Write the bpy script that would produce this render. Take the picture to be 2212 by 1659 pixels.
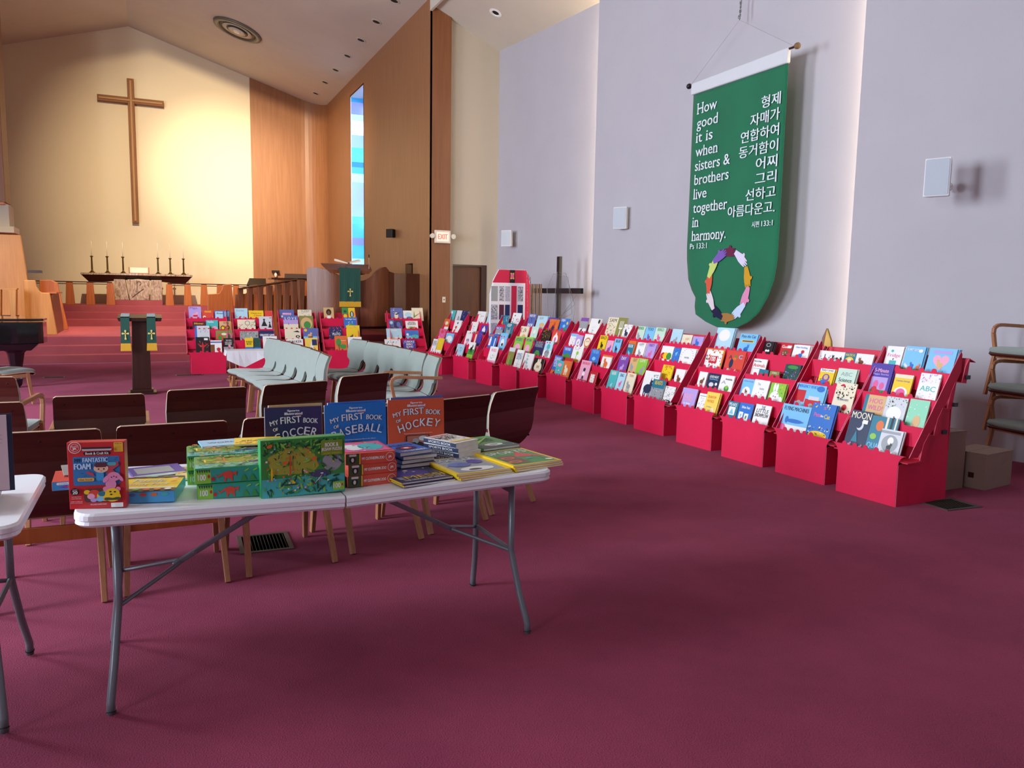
import bpy, bmesh, math, random
from mathutils import Matrix, Vector
for o in list(bpy.data.objects): bpy.data.objects.remove(o)
SC = bpy.context.scene
COL = SC.collection
PI = math.pi
R = math.radians

# ------------------------------------------------------------------ camera
cd = bpy.data.cameras.new('camera'); cam = bpy.data.objects.new('camera', cd); COL.objects.link(cam)
SC.camera = cam
F_PX = 1687.7
cd.sensor_fit = 'HORIZONTAL'; cd.sensor_width = 36.0
cd.lens = F_PX / 2212.0 * 36.0
cd.clip_start = 0.05; cd.clip_end = 200
_y, _p, _r = R(24.7465), R(-6.5634), R(0.9462)
fw = Vector((math.sin(_y)*math.cos(_p), math.cos(_y)*math.cos(_p), math.sin(_p)))
rt = Vector((math.cos(_y), -math.sin(_y), 0)); up = rt.cross(fw)
r2 = rt*math.cos(_r) + up*math.sin(_r); u2 = -rt*math.sin(_r) + up*math.cos(_r)
cam.matrix_world = Matrix(((r2.x, u2.x, -fw.x, 0), (r2.y, u2.y, -fw.y, 0), (r2.z, u2.z, -fw.z, 1.506), (0, 0, 0, 1)))

# ------------------------------------------------------------------ world, view
w = bpy.data.worlds.new('world'); SC.world = w; w.use_nodes = True
w.node_tree.nodes['Background'].inputs[0].default_value = (0.55, 0.68, 0.9, 1)
w.node_tree.nodes['Background'].inputs[1].default_value = 1.0
vs = SC.view_settings
vs.view_transform = 'Standard'; vs.look = 'None'; vs.gamma = 1.0; vs.exposure = 0.25
vs.use_curve_mapping = False

# ------------------------------------------------------------------ lights
def area(name, loc, target, sx, sy, energy, col):
    l = bpy.data.lights.new(name, 'AREA'); l.shape = 'RECTANGLE'; l.size = sx; l.size_y = sy
    l.energy = energy; l.color = col
    o = bpy.data.objects.new(name, l); COL.objects.link(o); o.location = loc
    o.rotation_euler = (Vector(target)-Vector(loc)).to_track_quat('-Z', 'Y').to_euler()
    return o
def spot(name, loc, target, energy, col, ang, blend=.6, rad=.08):
    l = bpy.data.lights.new(name, 'SPOT'); l.energy = energy; l.color = col
    l.spot_size = R(ang); l.spot_blend = blend; l.shadow_soft_size = rad
    o = bpy.data.objects.new(name, l); COL.objects.link(o); o.location = loc
    o.rotation_euler = (Vector(target)-Vector(loc)).to_track_quat('-Z', 'Y').to_euler()
    return o
DAY = (0.80, 0.88, 1.0)
WARM = (1.0, 0.70, 0.40)
# daylight through the tall windows of the left nave wall
area('window_daylight', (-7.55, 4.4, 3.0), (0, 5.4, 1.6), 2.2, 4.2, 950, DAY)
area('window_daylight', (-7.55, 10.2, 3.0), (0, 10.6, 2.0), 2.2, 4.2, 780, DAY)
area('window_daylight', (-7.55, -1.2, 3.0), (.4, 2.9, .7), 2.0, 3.6, 270, DAY)
# spotlights hidden above the front edge of the lower chancel ceiling, whose gable cuts their light on the altar wall
spot('chancel_spotlight', (-.474, 12.9, 9.133), (2.2, 26.1, 4.9), 7500, (1.0, .84, .58), 22, 1.0, .04)
spot('chancel_spotlight', (-.474, 12.88, 9.133), (2.2, 26.1, 3.8), 6500, (1.0, .78, .52), 50, 1.0, .04)
spot('chancel_spotlight', (-2.4, 13.0, 8.60), (-2.7, 20.0, 1.2), 2600, (1.0, .66, .30), 22, .8, .10)
spot('chancel_spotlight', (1.2, 13.6, 8.4), (0.2, 19.6, 0.3), 900, (1.0, .76, .6), 44, .9, .12)
spot('chancel_downlight', (-0.4, 20.6, 8.8), (-0.4, 20.61, 0.3), 2600, (1.0, .74, .55), 50, .9, .12)
spot('chancel_spotlight', (-0.6, 13.4, 8.6), (-0.6, 24.2, 1.0), 1500, (1.0, .76, .5), 26, .9, .12)
spot('chancel_spotlight', (1.0, 13.4, 8.5), (4.4, 25.2, 3.6), 4600, (1.0, .74, .48), 36, .9, .12)

# ------------------------------------------------------------------ colours and materials
def lin(h):
    h = h.lstrip('#'); c = [int(h[i:i+2], 16)/255 for i in (0, 2, 4)]
    return tuple((x/12.92 if x <= .04045 else ((x+.055)/1.055)**2.4) for x in c) + (1,)
MATS = {}
def mat(name, hexc, rough=.6, metal=0, bump=0, scale=60, var=0, vscale=None, stretch=None, coat=0, spec=.5, emit=0, col2=None, trans=0, sheen=0, alpha=1):
    if name in MATS: return MATS[name]
    m = bpy.data.materials.new(name); m.use_nodes = True; nt = m.node_tree; b = nt.nodes['Principled BSDF']
    b.inputs['Base Color'].default_value = lin(hexc); b.inputs['Roughness'].default_value = rough
    b.inputs['Metallic'].default_value = metal; b.inputs['Specular IOR Level'].default_value = spec
    b.inputs['Coat Weight'].default_value = coat; b.inputs['Coat Roughness'].default_value = .28 if name != 'piano lacquer' else .05; b.inputs['Transmission Weight'].default_value = trans
    b.inputs['Sheen Weight'].default_value = sheen; b.inputs['Alpha'].default_value = alpha
    if emit:
        b.inputs['Emission Color'].default_value = lin(hexc); b.inputs['Emission Strength'].default_value = emit
    if bump or var or col2:
        tc = nt.nodes.new('ShaderNodeTexCoord'); mp = nt.nodes.new('ShaderNodeMapping')
        nt.links.new(tc.outputs['Object'], mp.inputs[0])
        if stretch: mp.inputs['Scale'].default_value = stretch
    if var or col2:
        n = nt.nodes.new('ShaderNodeTexNoise'); n.inputs['Scale'].default_value = vscale or scale; n.inputs['Detail'].default_value = 5
        nt.links.new(mp.outputs[0], n.inputs['Vector'])
        cr = nt.nodes.new('ShaderNodeValToRGB'); cr.color_ramp.elements[0].position = .3; cr.color_ramp.elements[1].position = .7
        c1 = lin(hexc); c2 = lin(col2) if col2 else tuple(min(1, x*(1+var)) for x in c1[:3]) + (1,)
        c0 = c1 if col2 else tuple(x*(1-var) for x in c1[:3]) + (1,)
        cr.color_ramp.elements[0].color = c0; cr.color_ramp.elements[1].color = c2
        nt.links.new(n.outputs['Fac'], cr.inputs[0]); nt.links.new(cr.outputs[0], b.inputs['Base Color'])
    if bump:
        n2 = nt.nodes.new('ShaderNodeTexNoise'); n2.inputs['Scale'].default_value = scale; n2.inputs['Detail'].default_value = 3
        nt.links.new(mp.outputs[0], n2.inputs['Vector'])
        bp = nt.nodes.new('ShaderNodeBump'); bp.inputs['Strength'].default_value = bump; bp.inputs['Distance'].default_value = .01
        nt.links.new(n2.outputs['Fac'], bp.inputs['Height']); nt.links.new(bp.outputs[0], b.inputs['Normal'])
    MATS[name] = m
    return m

def carpet_mat(name, a, b_, c):
    m = mat(name, a, rough=.95, spec=.15, sheen=.25)
    nt = m.node_tree; b = nt.nodes['Principled BSDF']
    b.inputs['Sheen Roughness'].default_value = .6; b.inputs['Sheen Tint'].default_value = lin(c)
    tc = nt.nodes.new('ShaderNodeTexCoord')
    big = nt.nodes.new('ShaderNodeTexNoise'); big.inputs['Scale'].default_value = 1.1; big.inputs['Detail'].default_value = 4; big.inputs['Roughness'].default_value = .6
    fine = nt.nodes.new('ShaderNodeTexNoise'); fine.inputs['Scale'].default_value = 160; fine.inputs['Detail'].default_value = 3
    nt.links.new(tc.outputs['Object'], big.inputs['Vector']); nt.links.new(tc.outputs['Object'], fine.inputs['Vector'])
    mx = nt.nodes.new('ShaderNodeMix'); mx.data_type = 'RGBA'
    cr = nt.nodes.new('ShaderNodeValToRGB'); cr.color_ramp.elements[0].position = .35; cr.color_ramp.elements[1].position = .68
    nt.links.new(big.outputs['Fac'], cr.inputs[0]); nt.links.new(cr.outputs[0], mx.inputs[0])
    mx.inputs[6].default_value = lin(a); mx.inputs[7].default_value = lin(b_)
    m2 = nt.nodes.new('ShaderNodeMix'); m2.data_type = 'RGBA'; m2.blend_type = 'MULTIPLY'; m2.inputs[0].default_value = .55
    cr2 = nt.nodes.new('ShaderNodeValToRGB'); cr2.color_ramp.elements[0].position = .3; cr2.color_ramp.elements[1].position = .7
    cr2.color_ramp.elements[0].color = (.55, .55, .55, 1); cr2.color_ramp.elements[1].color = (1, 1, 1, 1)
    nt.links.new(fine.outputs['Fac'], cr2.inputs[0]); nt.links.new(mx.outputs[2], m2.inputs[6]); nt.links.new(cr2.outputs[0], m2.inputs[7])
    nt.links.new(m2.outputs[2], b.inputs['Base Color'])
    bp = nt.nodes.new('ShaderNodeBump'); bp.inputs['Strength'].default_value = .5; bp.inputs['Distance'].default_value = .006
    nt.links.new(fine.outputs['Fac'], bp.inputs['Height']); nt.links.new(bp.outputs[0], b.inputs['Normal'])
    return m
def wood(name, c1, c2, rough=.45, scale=5, stretch=(6, 6, .35), coat=.1):
    return mat(name, c1, rough=rough, col2=c2, vscale=scale, stretch=stretch, coat=coat, spec=.4)

CARPET = carpet_mat('carpet', '#7f2c46', '#943852', '#b07088')
CARPET2 = carpet_mat('chancel carpet', '#a3505a', '#b05c62', '#c87078')
W_WALL = wood('veneer wall', '#8e5f3c', '#9b6c48', .5, 4, (5, 5, .25))
W_PIER = wood('veneer pier', '#7c4a28', '#8a5632', .5, 4, (5, 5, .25))
W_PULP = wood('pulpit walnut', '#6e3a20', '#86502f', .5, 6, (7, 7, .3), .3)
W_DARK = wood('dark walnut', '#2c130b', '#3a1a10', .35, 6, (7, 7, .4), .2)
W_GOLD = wood('golden oak', '#b57c3c', '#c48c4c', .4, 5, (5, 5, .3), .2)
W_MID = wood('mid oak', '#a85a26', '#bb6c34', .4, 5, (6, 6, .3), .2)
W_LEG = wood('beech leg', '#a06c4a', '#b07c58', .45, 8, (8, 8, .6), .1)
W_PLY = wood('chair plywood', '#3f170d', '#4d2013', .32, 5, (.6, 6, 6), .35)
PLY_EDGE = mat('plywood edge', '#c8ad92', .7)
PAINT = mat('cream paint', '#e0d3b4', .8, bump=.04, scale=40, spec=.25)
PAINT_W = mat('nave wall paint', '#b9b6bc', .8, bump=.05, scale=40, spec=.25, var=.02, vscale=2)
PAINT2 = mat('aisle end paint', '#b8ae9c', .8, bump=.04, scale=40, spec=.25)
CEIL = mat('ceiling plaster', '#c6beb0', .85, bump=.05, scale=60, spec=.2, var=.03, vscale=1.3)
WHITE = mat('white', '#ecece8', .5)
BLACK = mat('black', '#0c0b0c', .45)
METAL = mat('steel', '#8a8f94', .35, metal=.85)
BOLT = mat('bolt head', '#1a0c08', .4, metal=.4)
BRASS = mat('antique brass', '#6d5a30', .35, metal=.9)

# ------------------------------------------------------------------ mesh builder
class MB:
    def __init__(s): s.v = []; s.f = []; s.m = []; s.mats = []; s.M = Matrix.Identity(4)
    def mi(s, m):
        if m not in s.mats: s.mats.append(m)
        return s.mats.index(m)
    def add(s, vs_, fs, m):
        n = len(s.v); s.v += [tuple(s.M @ Vector(p)) for p in vs_]; k = s.mi(m)
        for f in fs: s.f.append([n+i for i in f]); s.m.append(k)
        return s
    def bx(s, x0, y0, z0, x1, y1, z1, m):
        v = [(x0,y0,z0),(x1,y0,z0),(x1,y1,z0),(x0,y1,z0),(x0,y0,z1),(x1,y0,z1),(x1,y1,z1),(x0,y1,z1)]
        return s.add(v, [(0,3,2,1),(4,5,6,7),(0,1,5,4),(1,2,6,5),(2,3,7,6),(3,0,4,7)], m)
    def hexa(s, lo, hi, m):      # two quads (4 points each, ccw seen from above)
        return s.add(list(lo)+list(hi), [(3,2,1,0),(4,5,6,7),(0,1,5,4),(1,2,6,5),(2,3,7,6),(3,0,4,7)], m)
    def prism(s, pts, d0, d1, m, ax='y'):
        def P(a, b, d): return (a, d, b) if ax == 'y' else ((d, a, b) if ax == 'x' else (a, b, d))
        n = len(pts); v = [P(a, b, d0) for a, b in pts] + [P(a, b, d1) for a, b in pts]
        f = [tuple(range(n)), tuple(range(2*n-1, n-1, -1))] + [(i, i+n, (i+1) % n+n, (i+1) % n) for i in range(n)]
        return s.add(v, f, m)
    def tube(s, pts, r, m, n=10, r1=None, cap=True):
        P = [Vector(p) for p in pts]; k = len(P); rings = []; prev = None
        for i in range(k):
            t = (P[min(i+1, k-1)]-P[max(i-1, 0)]).normalized()
            a = prev - t*prev.dot(t) if prev else (Vector((0,0,1)) if abs(t.z) < .9 else Vector((1,0,0)))
            a = (a - t*a.dot(t)).normalized(); prev = a; b = t.cross(a)
            rr = r if r1 is None else r+(r1-r)*i/(k-1)
            rings.append([P[i]+(a*math.cos(2*PI*j/n)+b*math.sin(2*PI*j/n))*rr for j in range(n)])
        v = [q for rg in rings for q in rg]
        f = [(i*n+j, i*n+(j+1) % n, (i+1)*n+(j+1) % n, (i+1)*n+j) for i in range(k-1) for j in range(n)]
        if cap: f += [tuple(range(n-1, -1, -1)), tuple((k-1)*n+j for j in range(n))]
        return s.add(v, f, m)
    def bar(s, a, b, w_, h_, m, upv=(0, 0, 1), w2=None, h2=None):   # rectangular bar from a to b
        a = Vector(a); b = Vector(b); t = (b-a).normalized(); u = Vector(upv); u = (u-t*u.dot(t)).normalized(); q = t.cross(u)
        w2 = w2 or w_; h2 = h2 or h_
        def rg(c, ww, hh): return [c+q*(sx*ww/2)+u*(sz*hh/2) for sx, sz in ((-1,-1),(1,-1),(1,1),(-1,1))]
        v = rg(a, w_, h_)+rg(b, w2, h2)
        return s.add(v, [(0,1,2,3),(7,6,5,4),(0,4,5,1),(1,5,6,2),(2,6,7,3),(3,7,4,0)], m)
    def lathe(s, prof, m, n=20, c=(0, 0, 0)):
        v = []; k = len(prof)
        for r, z in prof:
            v += [(c[0]+r*math.cos(2*PI*j/n), c[1]+r*math.sin(2*PI*j/n), c[2]+z) for j in range(n)]
        f = [(i*n+j, i*n+(j+1) % n, (i+1)*n+(j+1) % n, (i+1)*n+j) for i in range(k-1) for j in range(n)]
        f += [tuple(range(n-1, -1, -1)), tuple((k-1)*n+j for j in range(n))]
        return s.add(v, f, m)
    def build(s, name, parent=None, smooth=False, bevel=0, seg=2, kind=None, sub=0, label=None):
        me = bpy.data.meshes.new(name); me.from_pydata(s.v, [], s.f)
        for m in s.mats: me.materials.append(m)
        me.polygons.foreach_set('material_index', s.m)
        if smooth:
            me.polygons.foreach_set('use_smooth', [True]*len(me.polygons))
        me.update()
        o = bpy.data.objects.new(name, me); COL.objects.link(o)
        if parent: o.parent = parent
        if bevel:
            b = o.modifiers.new('bevel', 'BEVEL'); b.width = bevel; b.segments = seg; b.limit_method = 'ANGLE'; b.angle_limit = R(40)
        if sub:
            b = o.modifiers.new('sub', 'SUBSURF'); b.levels = sub; b.render_levels = sub
        if kind: o['kind'] = kind
        if label: o['label'] = label
        return o
def recalc(o):
    bm = bmesh.new(); bm.from_mesh(o.data); bmesh.ops.recalc_face_normals(bm, faces=bm.faces); bm.to_mesh(o.data); bm.free(); return o
def thing(name, label, cat, loc=(0, 0, 0), rz=0, group=None, rx=0, ry=0):
    o = bpy.data.objects.new(name, None); COL.objects.link(o); o.empty_display_size = .1
    o.location = loc; o.rotation_euler = (rx, ry, rz); o['label'] = label; o['category'] = cat
    if group: o['group'] = group
    return o
def tag(o, label, cat, group=None):
    o['label'] = label; o['category'] = cat
    if group: o['group'] = group
    return o
def dup(root, loc=None, rz=None, label=None, group=None):
    r = root.copy(); COL.objects.link(r)
    if loc is not None: r.location = loc
    if rz is not None: r.rotation_euler[2] = rz
    if label: r['label'] = label
    if group: r['group'] = group
    for ch in root.children:
        c = ch.copy(); COL.objects.link(c); c.parent = r
        for g in ch.children:
            d = g.copy(); COL.objects.link(d); d.parent = c
    return r
def arc(cx, cy, r, a0, a1, n):
    return [(cx+r*math.cos(R(a0+(a1-a0)*i/n)), cy+r*math.sin(R(a0+(a1-a0)*i/n))) for i in range(n+1)]
def rrect(x0, y0, x1, y1, r, n=5):
    return arc(x1-r, y1-r, r, 0, 90, n)+arc(x0+r, y1-r, r, 90, 180, n)+arc(x0+r, y0+r, r, 180, 270, n)+arc(x1-r, y0+r, r, 270, 360, n)
# text as mesh faces
_TX = {}
def glyphs(s):
    if s in _TX: return _TX[s]
    c = bpy.data.curves.new('t', 'FONT'); c.body = s; c.size = 1; c.resolution_u = 3; c.fill_mode = 'FRONT'
    o = bpy.data.objects.new('t', c); COL.objects.link(o)
    dg = bpy.context.evaluated_depsgraph_get(); me = o.evaluated_get(dg).to_mesh()
    v = [(p.co.x, p.co.y) for p in me.vertices]; f = [tuple(p.vertices) for p in me.polygons]
    o.evaluated_get(dg).to_mesh_clear(); bpy.data.objects.remove(o); bpy.data.curves.remove(c)
    if not v: v = [(0, 0), (1, 0), (1, 1)]; f = []
    x0 = min(p[0] for p in v); x1 = max(p[0] for p in v); y0 = min(p[1] for p in v); y1 = max(p[1] for p in v)
    _TX[s] = (v, f, x0, x1, y0, y1)
    return _TX[s]
class Print(MB):
    """flat print on a surface lying in local XZ, facing -Y; each shape sits a hair prouder than the last"""
    def __init__(s, y=-.0006, step=.00018):
        super().__init__(); s.y = y; s.step = step
    def poly(s, pts, m, thin=False):
        s.y -= s.step
        return s.add([(a, s.y, b) for a, b in pts], [tuple(range(len(pts)))], m)
    def rect(s, x0, z0, x1, z1, m): return s.poly([(x0, z0), (x1, z0), (x1, z1), (x0, z1)], m)
    def ell(s, cx, cz, rx, rz, m, n=20, a=0):
        c, d = math.cos(a), math.sin(a)
        return s.poly([(cx+rx*math.cos(2*PI*i/n)*c-rz*math.sin(2*PI*i/n)*d, cz+rx*math.cos(2*PI*i/n)*d+rz*math.sin(2*PI*i/n)*c) for i in range(n)], m)
    def text(s, t, cx, cz, m, w_=None, h_=None, rot=0, shear=0, bold=0):
        v, f, x0, x1, y0, y1 = glyphs(t); s.y -= s.step
        W = x1-x0; H = y1-y0
        sx = (w_/W) if w_ else None; sy = (h_/H) if h_ else None
        if sx is None: sx = sy
        if sy is None: sy = sx
        c, d = math.cos(rot), math.sin(rot); out = []
        for a, b in v:
            p = (a-(x0+x1)/2)*sx; q = (b-(y0+y1)/2)*sy; p += q*shear
            out.append((cx+p*c-q*d, s.y, cz+p*d+q*c))
        for k in ([0] if not bold else [-bold, 0, bold]):
            s.y -= .00008; s.add([(a+k, s.y, z) for a, b, z in out], f, m)
        return s

# ------------------------------------------------------------------ the setting
ZR, SL, XR = 9.0, .3054, -.35                    # ridge height, slope, ridge x of the chancel ceiling
def cz(x): return ZR-SL*abs(x-XR)
b = MB(); b.bx(-9, -7.2, -.12, 9.0, 17.6, 0, CARPET); b.build('floor', kind='structure')
# chancel steps and platforms
b = MB()
for y0, z in ((17.6, .167), (17.9, .333), (18.2, .5)):
    b.bx(-6.0, y0, 0, 5.3, 23.0 if z == .5 else y0+.45, z, CARPET2)
b.build('trim_1', kind='structure', bevel=.012)
b = MB()
for y0, z in ((23.0, .68), (23.3, .86), (23.6, 1.03)):
    b.bx(-6.0, y0, .4, 5.3, 26.4 if z == 1.03 else y0+.45, z, CARPET2)
b.build('trim_2', kind='structure', bevel=.012)
# altar wall: cream panel between veneered walls with rounded inner corners
b = MB(); xs = [-3.62, XR, 2.96]
b.prism([(xs[0], .9), (xs[2], .9), (xs[2], cz(xs[2])+.3), (XR, ZR+.3), (xs[0], cz(xs[0])+.3)], 26.1, 26.3, PAINT)
b.build('wall_front', kind='structure')
def veneer(side, name):
    b = MB(); s_ = side
    px = (2.96 if s_ > 0 else 3.62-.7)
    path = [(px, 26.08)] + [(4.5+.7*math.sin(R(a)), 25.38+.7*math.cos(R(a))) for a in range(0, 91, 9)]
    if s_ > 0: path += [(5.2, 22.32)]
    else: path += [(5.2, 15.3)]
    out = []
    for x, y in path:
        X = x if s_ > 0 else (2*XR-x)
        out.append((X, y))
    t = .15
    for i in range(len(out)-1):
        (xa, ya), (xb, yb) = out[i], out[i+1]
        d = Vector((xb-xa, yb-ya, 0)).normalized(); n = Vector((d.y, -d.x, 0))*(-t if s_ > 0 else t)
        lo = [(xa, ya, .3), (xb, yb, .3), (xb+n.x, yb+n.y, .3), (xa+n.x, ya+n.y, .3)]
        hi = [(x, y, cz(x)+.2) for x, y, z in lo]
        b.hexa(lo, hi, W_WALL)
    return b
recalc(veneer(1, '').build('wall_right_chancel', kind='structure'))
recalc(veneer(-1, '').build('wall_left_chancel', kind='structure'))
# right chancel wall with the tall slit window; niche near the pulpit
b = MB(); X0, X1 = 5.2, 5.35
b.bx(X0, 22.32, 6.87, X1, 20.85, 7.6, W_WALL)     # above window
b.bx(X0, 20.85, .3, X1, 22.32, 2.0, W_WALL)
b.bx(X0, 17.1, .3, X1, 20.85, 7.6, W_WALL)
b.bx(X0, 17.1, 2.12, X1, 16.35, 7.6, W_WALL) if 0 else None
b.bx(X0, 15.3, 0, X1, 16.55, 7.6, W_WALL); b.bx(X0, 16.55, 2.14, X1, 17.1, 7.6, W_WALL); b.bx(X0, 16.55, 0, X1, 17.1, 1.6, W_WALL)
b.bx(X1+.3, 16.4, 1.5, X1+.4, 17.25, 2.25, W_DARK); b.bx(X1, 16.4, 1.5, X1+.3, 17.25, 1.55, W_DARK); b.bx(X1, 16.4, 2.16, X1+.3, 17.25, 2.25, W_DARK); b.bx(X1, 17.12, 1.5, X1+.3, 17.25, 2.2, W_DARK); b.bx(X1, 16.4, 1.5, X1+.3, 16.53, 2.2, W_DARK)
recalc(b.build('wall_right_wood', kind='structure'))
# the pier end and the cream wall with the door
b = MB(); b.bx(5.2, 15.29, 0, 5.6, 15.42, 7.6, W_PIER); b.build('wall_right_pier', kind='structure')
b = MB(); YD = 15.4
b.bx(5.6, YD, 0, 5.70, YD+.15, 7.6, PAINT2); b.bx(6.46, YD, 0, 7.2, YD+.15, 7.6, PAINT2); b.bx(5.70, YD, 2.1, 6.46, YD+.15, 7.6, PAINT2)
b.build('wall_front_aisle', kind='structure')
d = MB(); d.bx(5.70, YD+.06, 0, 6.34, YD+.11, 2.1, wood('door wood', '#4c2813', '#5e341b', .45, 6, (7, 7, .3), .1)); d.bx(6.34, YD-.01, 0, 6.46, YD+.12, 2.1, W_DARK); d.bx(5.70, YD-.005, 2.06, 6.46, YD+.1, 2.1, W_DARK)
dr = d.build('door_1', kind='structure')
h = MB(); h.tube([(6.27, YD+.06, 1.0), (6.27, YD+.0, 1.0), (6.17, YD-.0, 1.0)], .011, BRASS); h.build('door_handle', dr)
# nave right wall: three slightly turned panels with hidden window slots between them
def slab(name, xa, ya, xb, yb, z1, m, t=.15):
    b = MB(); d = Vector((xb-xa, yb-ya, 0)).normalized(); n = Vector((-d.y, d.x, 0))*t
    lo = [(xa, ya, 0), (xb, yb, 0), (xb+n.x, yb+n.y, 0), (xa+n.x, ya+n.y, 0)]
    b.hexa(lo, [(x, y, z1) for x, y, z in lo], m); return recalc(b.build(name, kind='structure'))
def aislez(x): return 6.95-.42*(x-5.57)
slab('wall_right_a', 6.69, 15.5, 7.02, 11.1, 6.6, PAINT_W)
slab('wall_right_b', 6.70, 11.42, 7.32, 5.85, 6.6, PAINT_W)
slab('wall_right_c', 7.0, 6.36, 8.75, -.6, 6.6, PAINT_W)
slab('wall_right_d', 8.65, -.3, 8.65, -7.1, 6.6, PAINT_W)
GLOW = mat('daylit glass', '#ffe9c8', .3, emit=22)
for i, (x0, x1, y) in enumerate(((6.78, 6.98, 11.40), (7.08, 7.26, 6.30))):
    b = MB(); b.bx(x0, y-.02, .3, x1+.05, y, 6.2, GLOW); b.build('window_%d' % (i+2), kind='structure')
# left, back walls and left windows
b = MB()
b.bx(-7.9, -7.1, 0, -7.75, 15.4, .9, PAINT_W); b.bx(-7.9, -7.1, 5.1, -7.75, 15.4, 7.4, PAINT_W)
for y0, y1 in ((-7.1, -2.3), (-.1, 3.2), (5.6, 9.0), (11.4, 15.4)): b.bx(-7.9, y0, .9, -7.75, y1, 5.1, PAINT_W)
b.build('wall_left', kind='structure')
GL = mat('window glass', '#dfe9ff', .05, emit=.9)
for i, (y0, y1) in enumerate(((-2.3, -.1), (3.2, 5.6), (9.0, 11.4))):
    b = MB(); b.bx(-7.85, y0, .9, -7.82, y1, 5.1, GL); wn = b.build('window_%d' % (i+4), kind='structure')
    f = MB(); f.bx(-7.82, (y0+y1)/2-.03, .9, -7.76, (y0+y1)/2+.03, 5.1, W_DARK)
    for z in (.9, 2.3, 3.7, 5.06): f.bx(-7.82, y0, z, -7.76, y1, z+.05, W_DARK)
    f.build('window_frame', wn)
b = MB(); b.bx(-7.9, -7.2, 0, 8.9, -7.05, 10.6, PAINT_W); b.build('wall_back', kind='structure')
b = MB(); b.bx(-7.9, 15.3, 0, -5.9, 15.45, 9.9, PAINT_W); b.build('wall_front_left_aisle', kind='structure')
# ceilings
def roof(name, pts, y0, y1, m, t=.12):
    b = MB()
    for (xa, za), (xb, zb) in zip(pts[:-1], pts[1:]):
        b.prism([(xa, za), (xb, zb), (xb, zb+t), (xa, za+t)], y0, y1, m)
    return recalc(b.build(name, kind='structure'))
roof('ceiling', [(-6.1, cz(-6.1)), (XR, ZR), (5.4, cz(5.4))], 15.3, 26.4, CEIL)
roof('ceiling_nave', [(-8.0, 7.3), (XR, 9.9), (5.2, 8.1)], -7.2, 15.3, CEIL)
roof('ceiling_aisle', [(5.2, aislez(5.2)), (9.0, aislez(9.0))], -7.2, 15.42, CEIL)
b = MB(); b.bx(5.15, -7.2, 7.0, 5.2, 15.3, 8.3, CEIL); b.build('trim_3', kind='structure')
b = MB(); b.prism([(-6.1, cz(-6.1)), (XR, ZR), (5.2, cz(5.2)), (5.2, cz(5.2)+.1), (XR, ZR+.12), (-6.1, cz(-6.1)+.1)], 15.28, 15.3, CEIL); recalc(b.build('trim_4', kind='structure'))
# stained glass slit: deep reveal and coloured panes
b = MB()
RV = mat('window reveal', '#d8dcea', .22, spec=.6)
b.bx(5.2, 22.30, 2.0, 5.62, 22.36, 6.87, RV); b.bx(5.2, 20.80, 2.0, 5.62, 20.85, 6.87, RV); b.bx(5.2, 20.8, 6.85, 5.62, 22.36, 6.9, RV); b.bx(5.2, 20.8, 1.96, 5.62, 22.36, 2.0, RV)
win = b.build('window_1', kind='structure')
b = MB()
for y in (20.86, 21.22, 21.58, 21.94, 22.28): b.bx(5.585, y-.012, 2, 5.6, y+.012, 6.87, BLACK)
rr = random.Random(5); z = 2.0; ci = 0
panes = []
while z < 6.8:
    hh = rr.uniform(.12, .3); z1 = min(6.87, z+hh)
    b.bx(5.585, 20.85, z1-.012, 5.6, 22.3, z1, BLACK)
    for k in range(4):
        panes.append((20.86+.36*k, z, z1))
    z = z1
b.build('window_frame', win)
pc = [('#2aa8e0', 5), ('#7fd4f5', 6), ('#e8f4ff', 9), ('#4a62c8', 4), ('#28b8b0', 4.5), ('#b070c0', 3.5), ('#a8ccf0', 7), ('#c8506a', 2), ('#3a8ad8', 5)]
for i, (y, z0, z1) in enumerate(panes):
    hx, em = pc[(rr.randrange(9))]
    p = MB(); p.bx(5.60, y, z0, 5.612, y+.36, z1, mat('glass'+hx, hx, .2, emit=em*.32)); p.build('pane', win)
rr = random.Random(9); z = 2.0; FC = (('#3f9ad8', .85), ('#8cc8ee', 1.0), ('#dbe6ff', 1.25), ('#6a7cc8', .75), ('#46b8c8', .9), ('#7aa0d8', .8), ('#2c7cb8', .7))
k = 0
while z < 6.8:
    z1 = min(6.85, z+rr.uniform(.10, .42)); hx, em = FC[rr.randrange(7)]
    p = MB(); p.bx(5.22, 22.292, z, 5.58, 22.299, z1, mat('frosted'+hx, hx, .3, emit=em)); p.build('pane', win); z = z1
# recessed ceiling lights
HOLE = mat('light well', '#120d0a', .8)
for i in range(9):
    y = 24.8-1.41*i; x = 4.73
    if y < 15.6: continue
    t = thing('ceiling_light', ['round recessed light at the far end of the chancel row', 'second recessed light from the altar wall', 'third recessed light from the altar wall', 'fourth recessed light from the altar wall', 'third recessed light from the front of the chancel row', 'second recessed light from the front of the chancel row', 'nearest recessed light of the chancel row, at top edge'][i], 'light', (x, y, cz(x)), 0, 'recessed lights along the sloping chancel ceiling', ry=math.atan(SL))
    b = MB(); b.lathe([(.082, -.001), (.12, -.001), (.12, -.008), (.085, -.012), (.082, -.001)], CEIL, 24); b.build('trim_ring', t, smooth=False)
    b = MB(); b.lathe([(.0, -.004), (.083, -.004), (.083, -.002), (0, -.002)], HOLE, 24); b.build('well', t)
t = thing('ceiling_light', 'round recessed light in the aisle ceiling above the door', 'light', (6.05, 14.13, aislez(6.05)), 0, ry=math.atan(.42))
b = MB(); b.lathe([(.075, -.001), (.125, -.001), (.125, -.010), (.08, -.014), (.075, -.001)], WHITE, 24); b.build('trim_ring', t)
b = MB(); b.lathe([(0, -.006), (.062, -.006), (.062, -.002), (0, -.002)], HOLE, 24); b.build('well', t)
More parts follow.
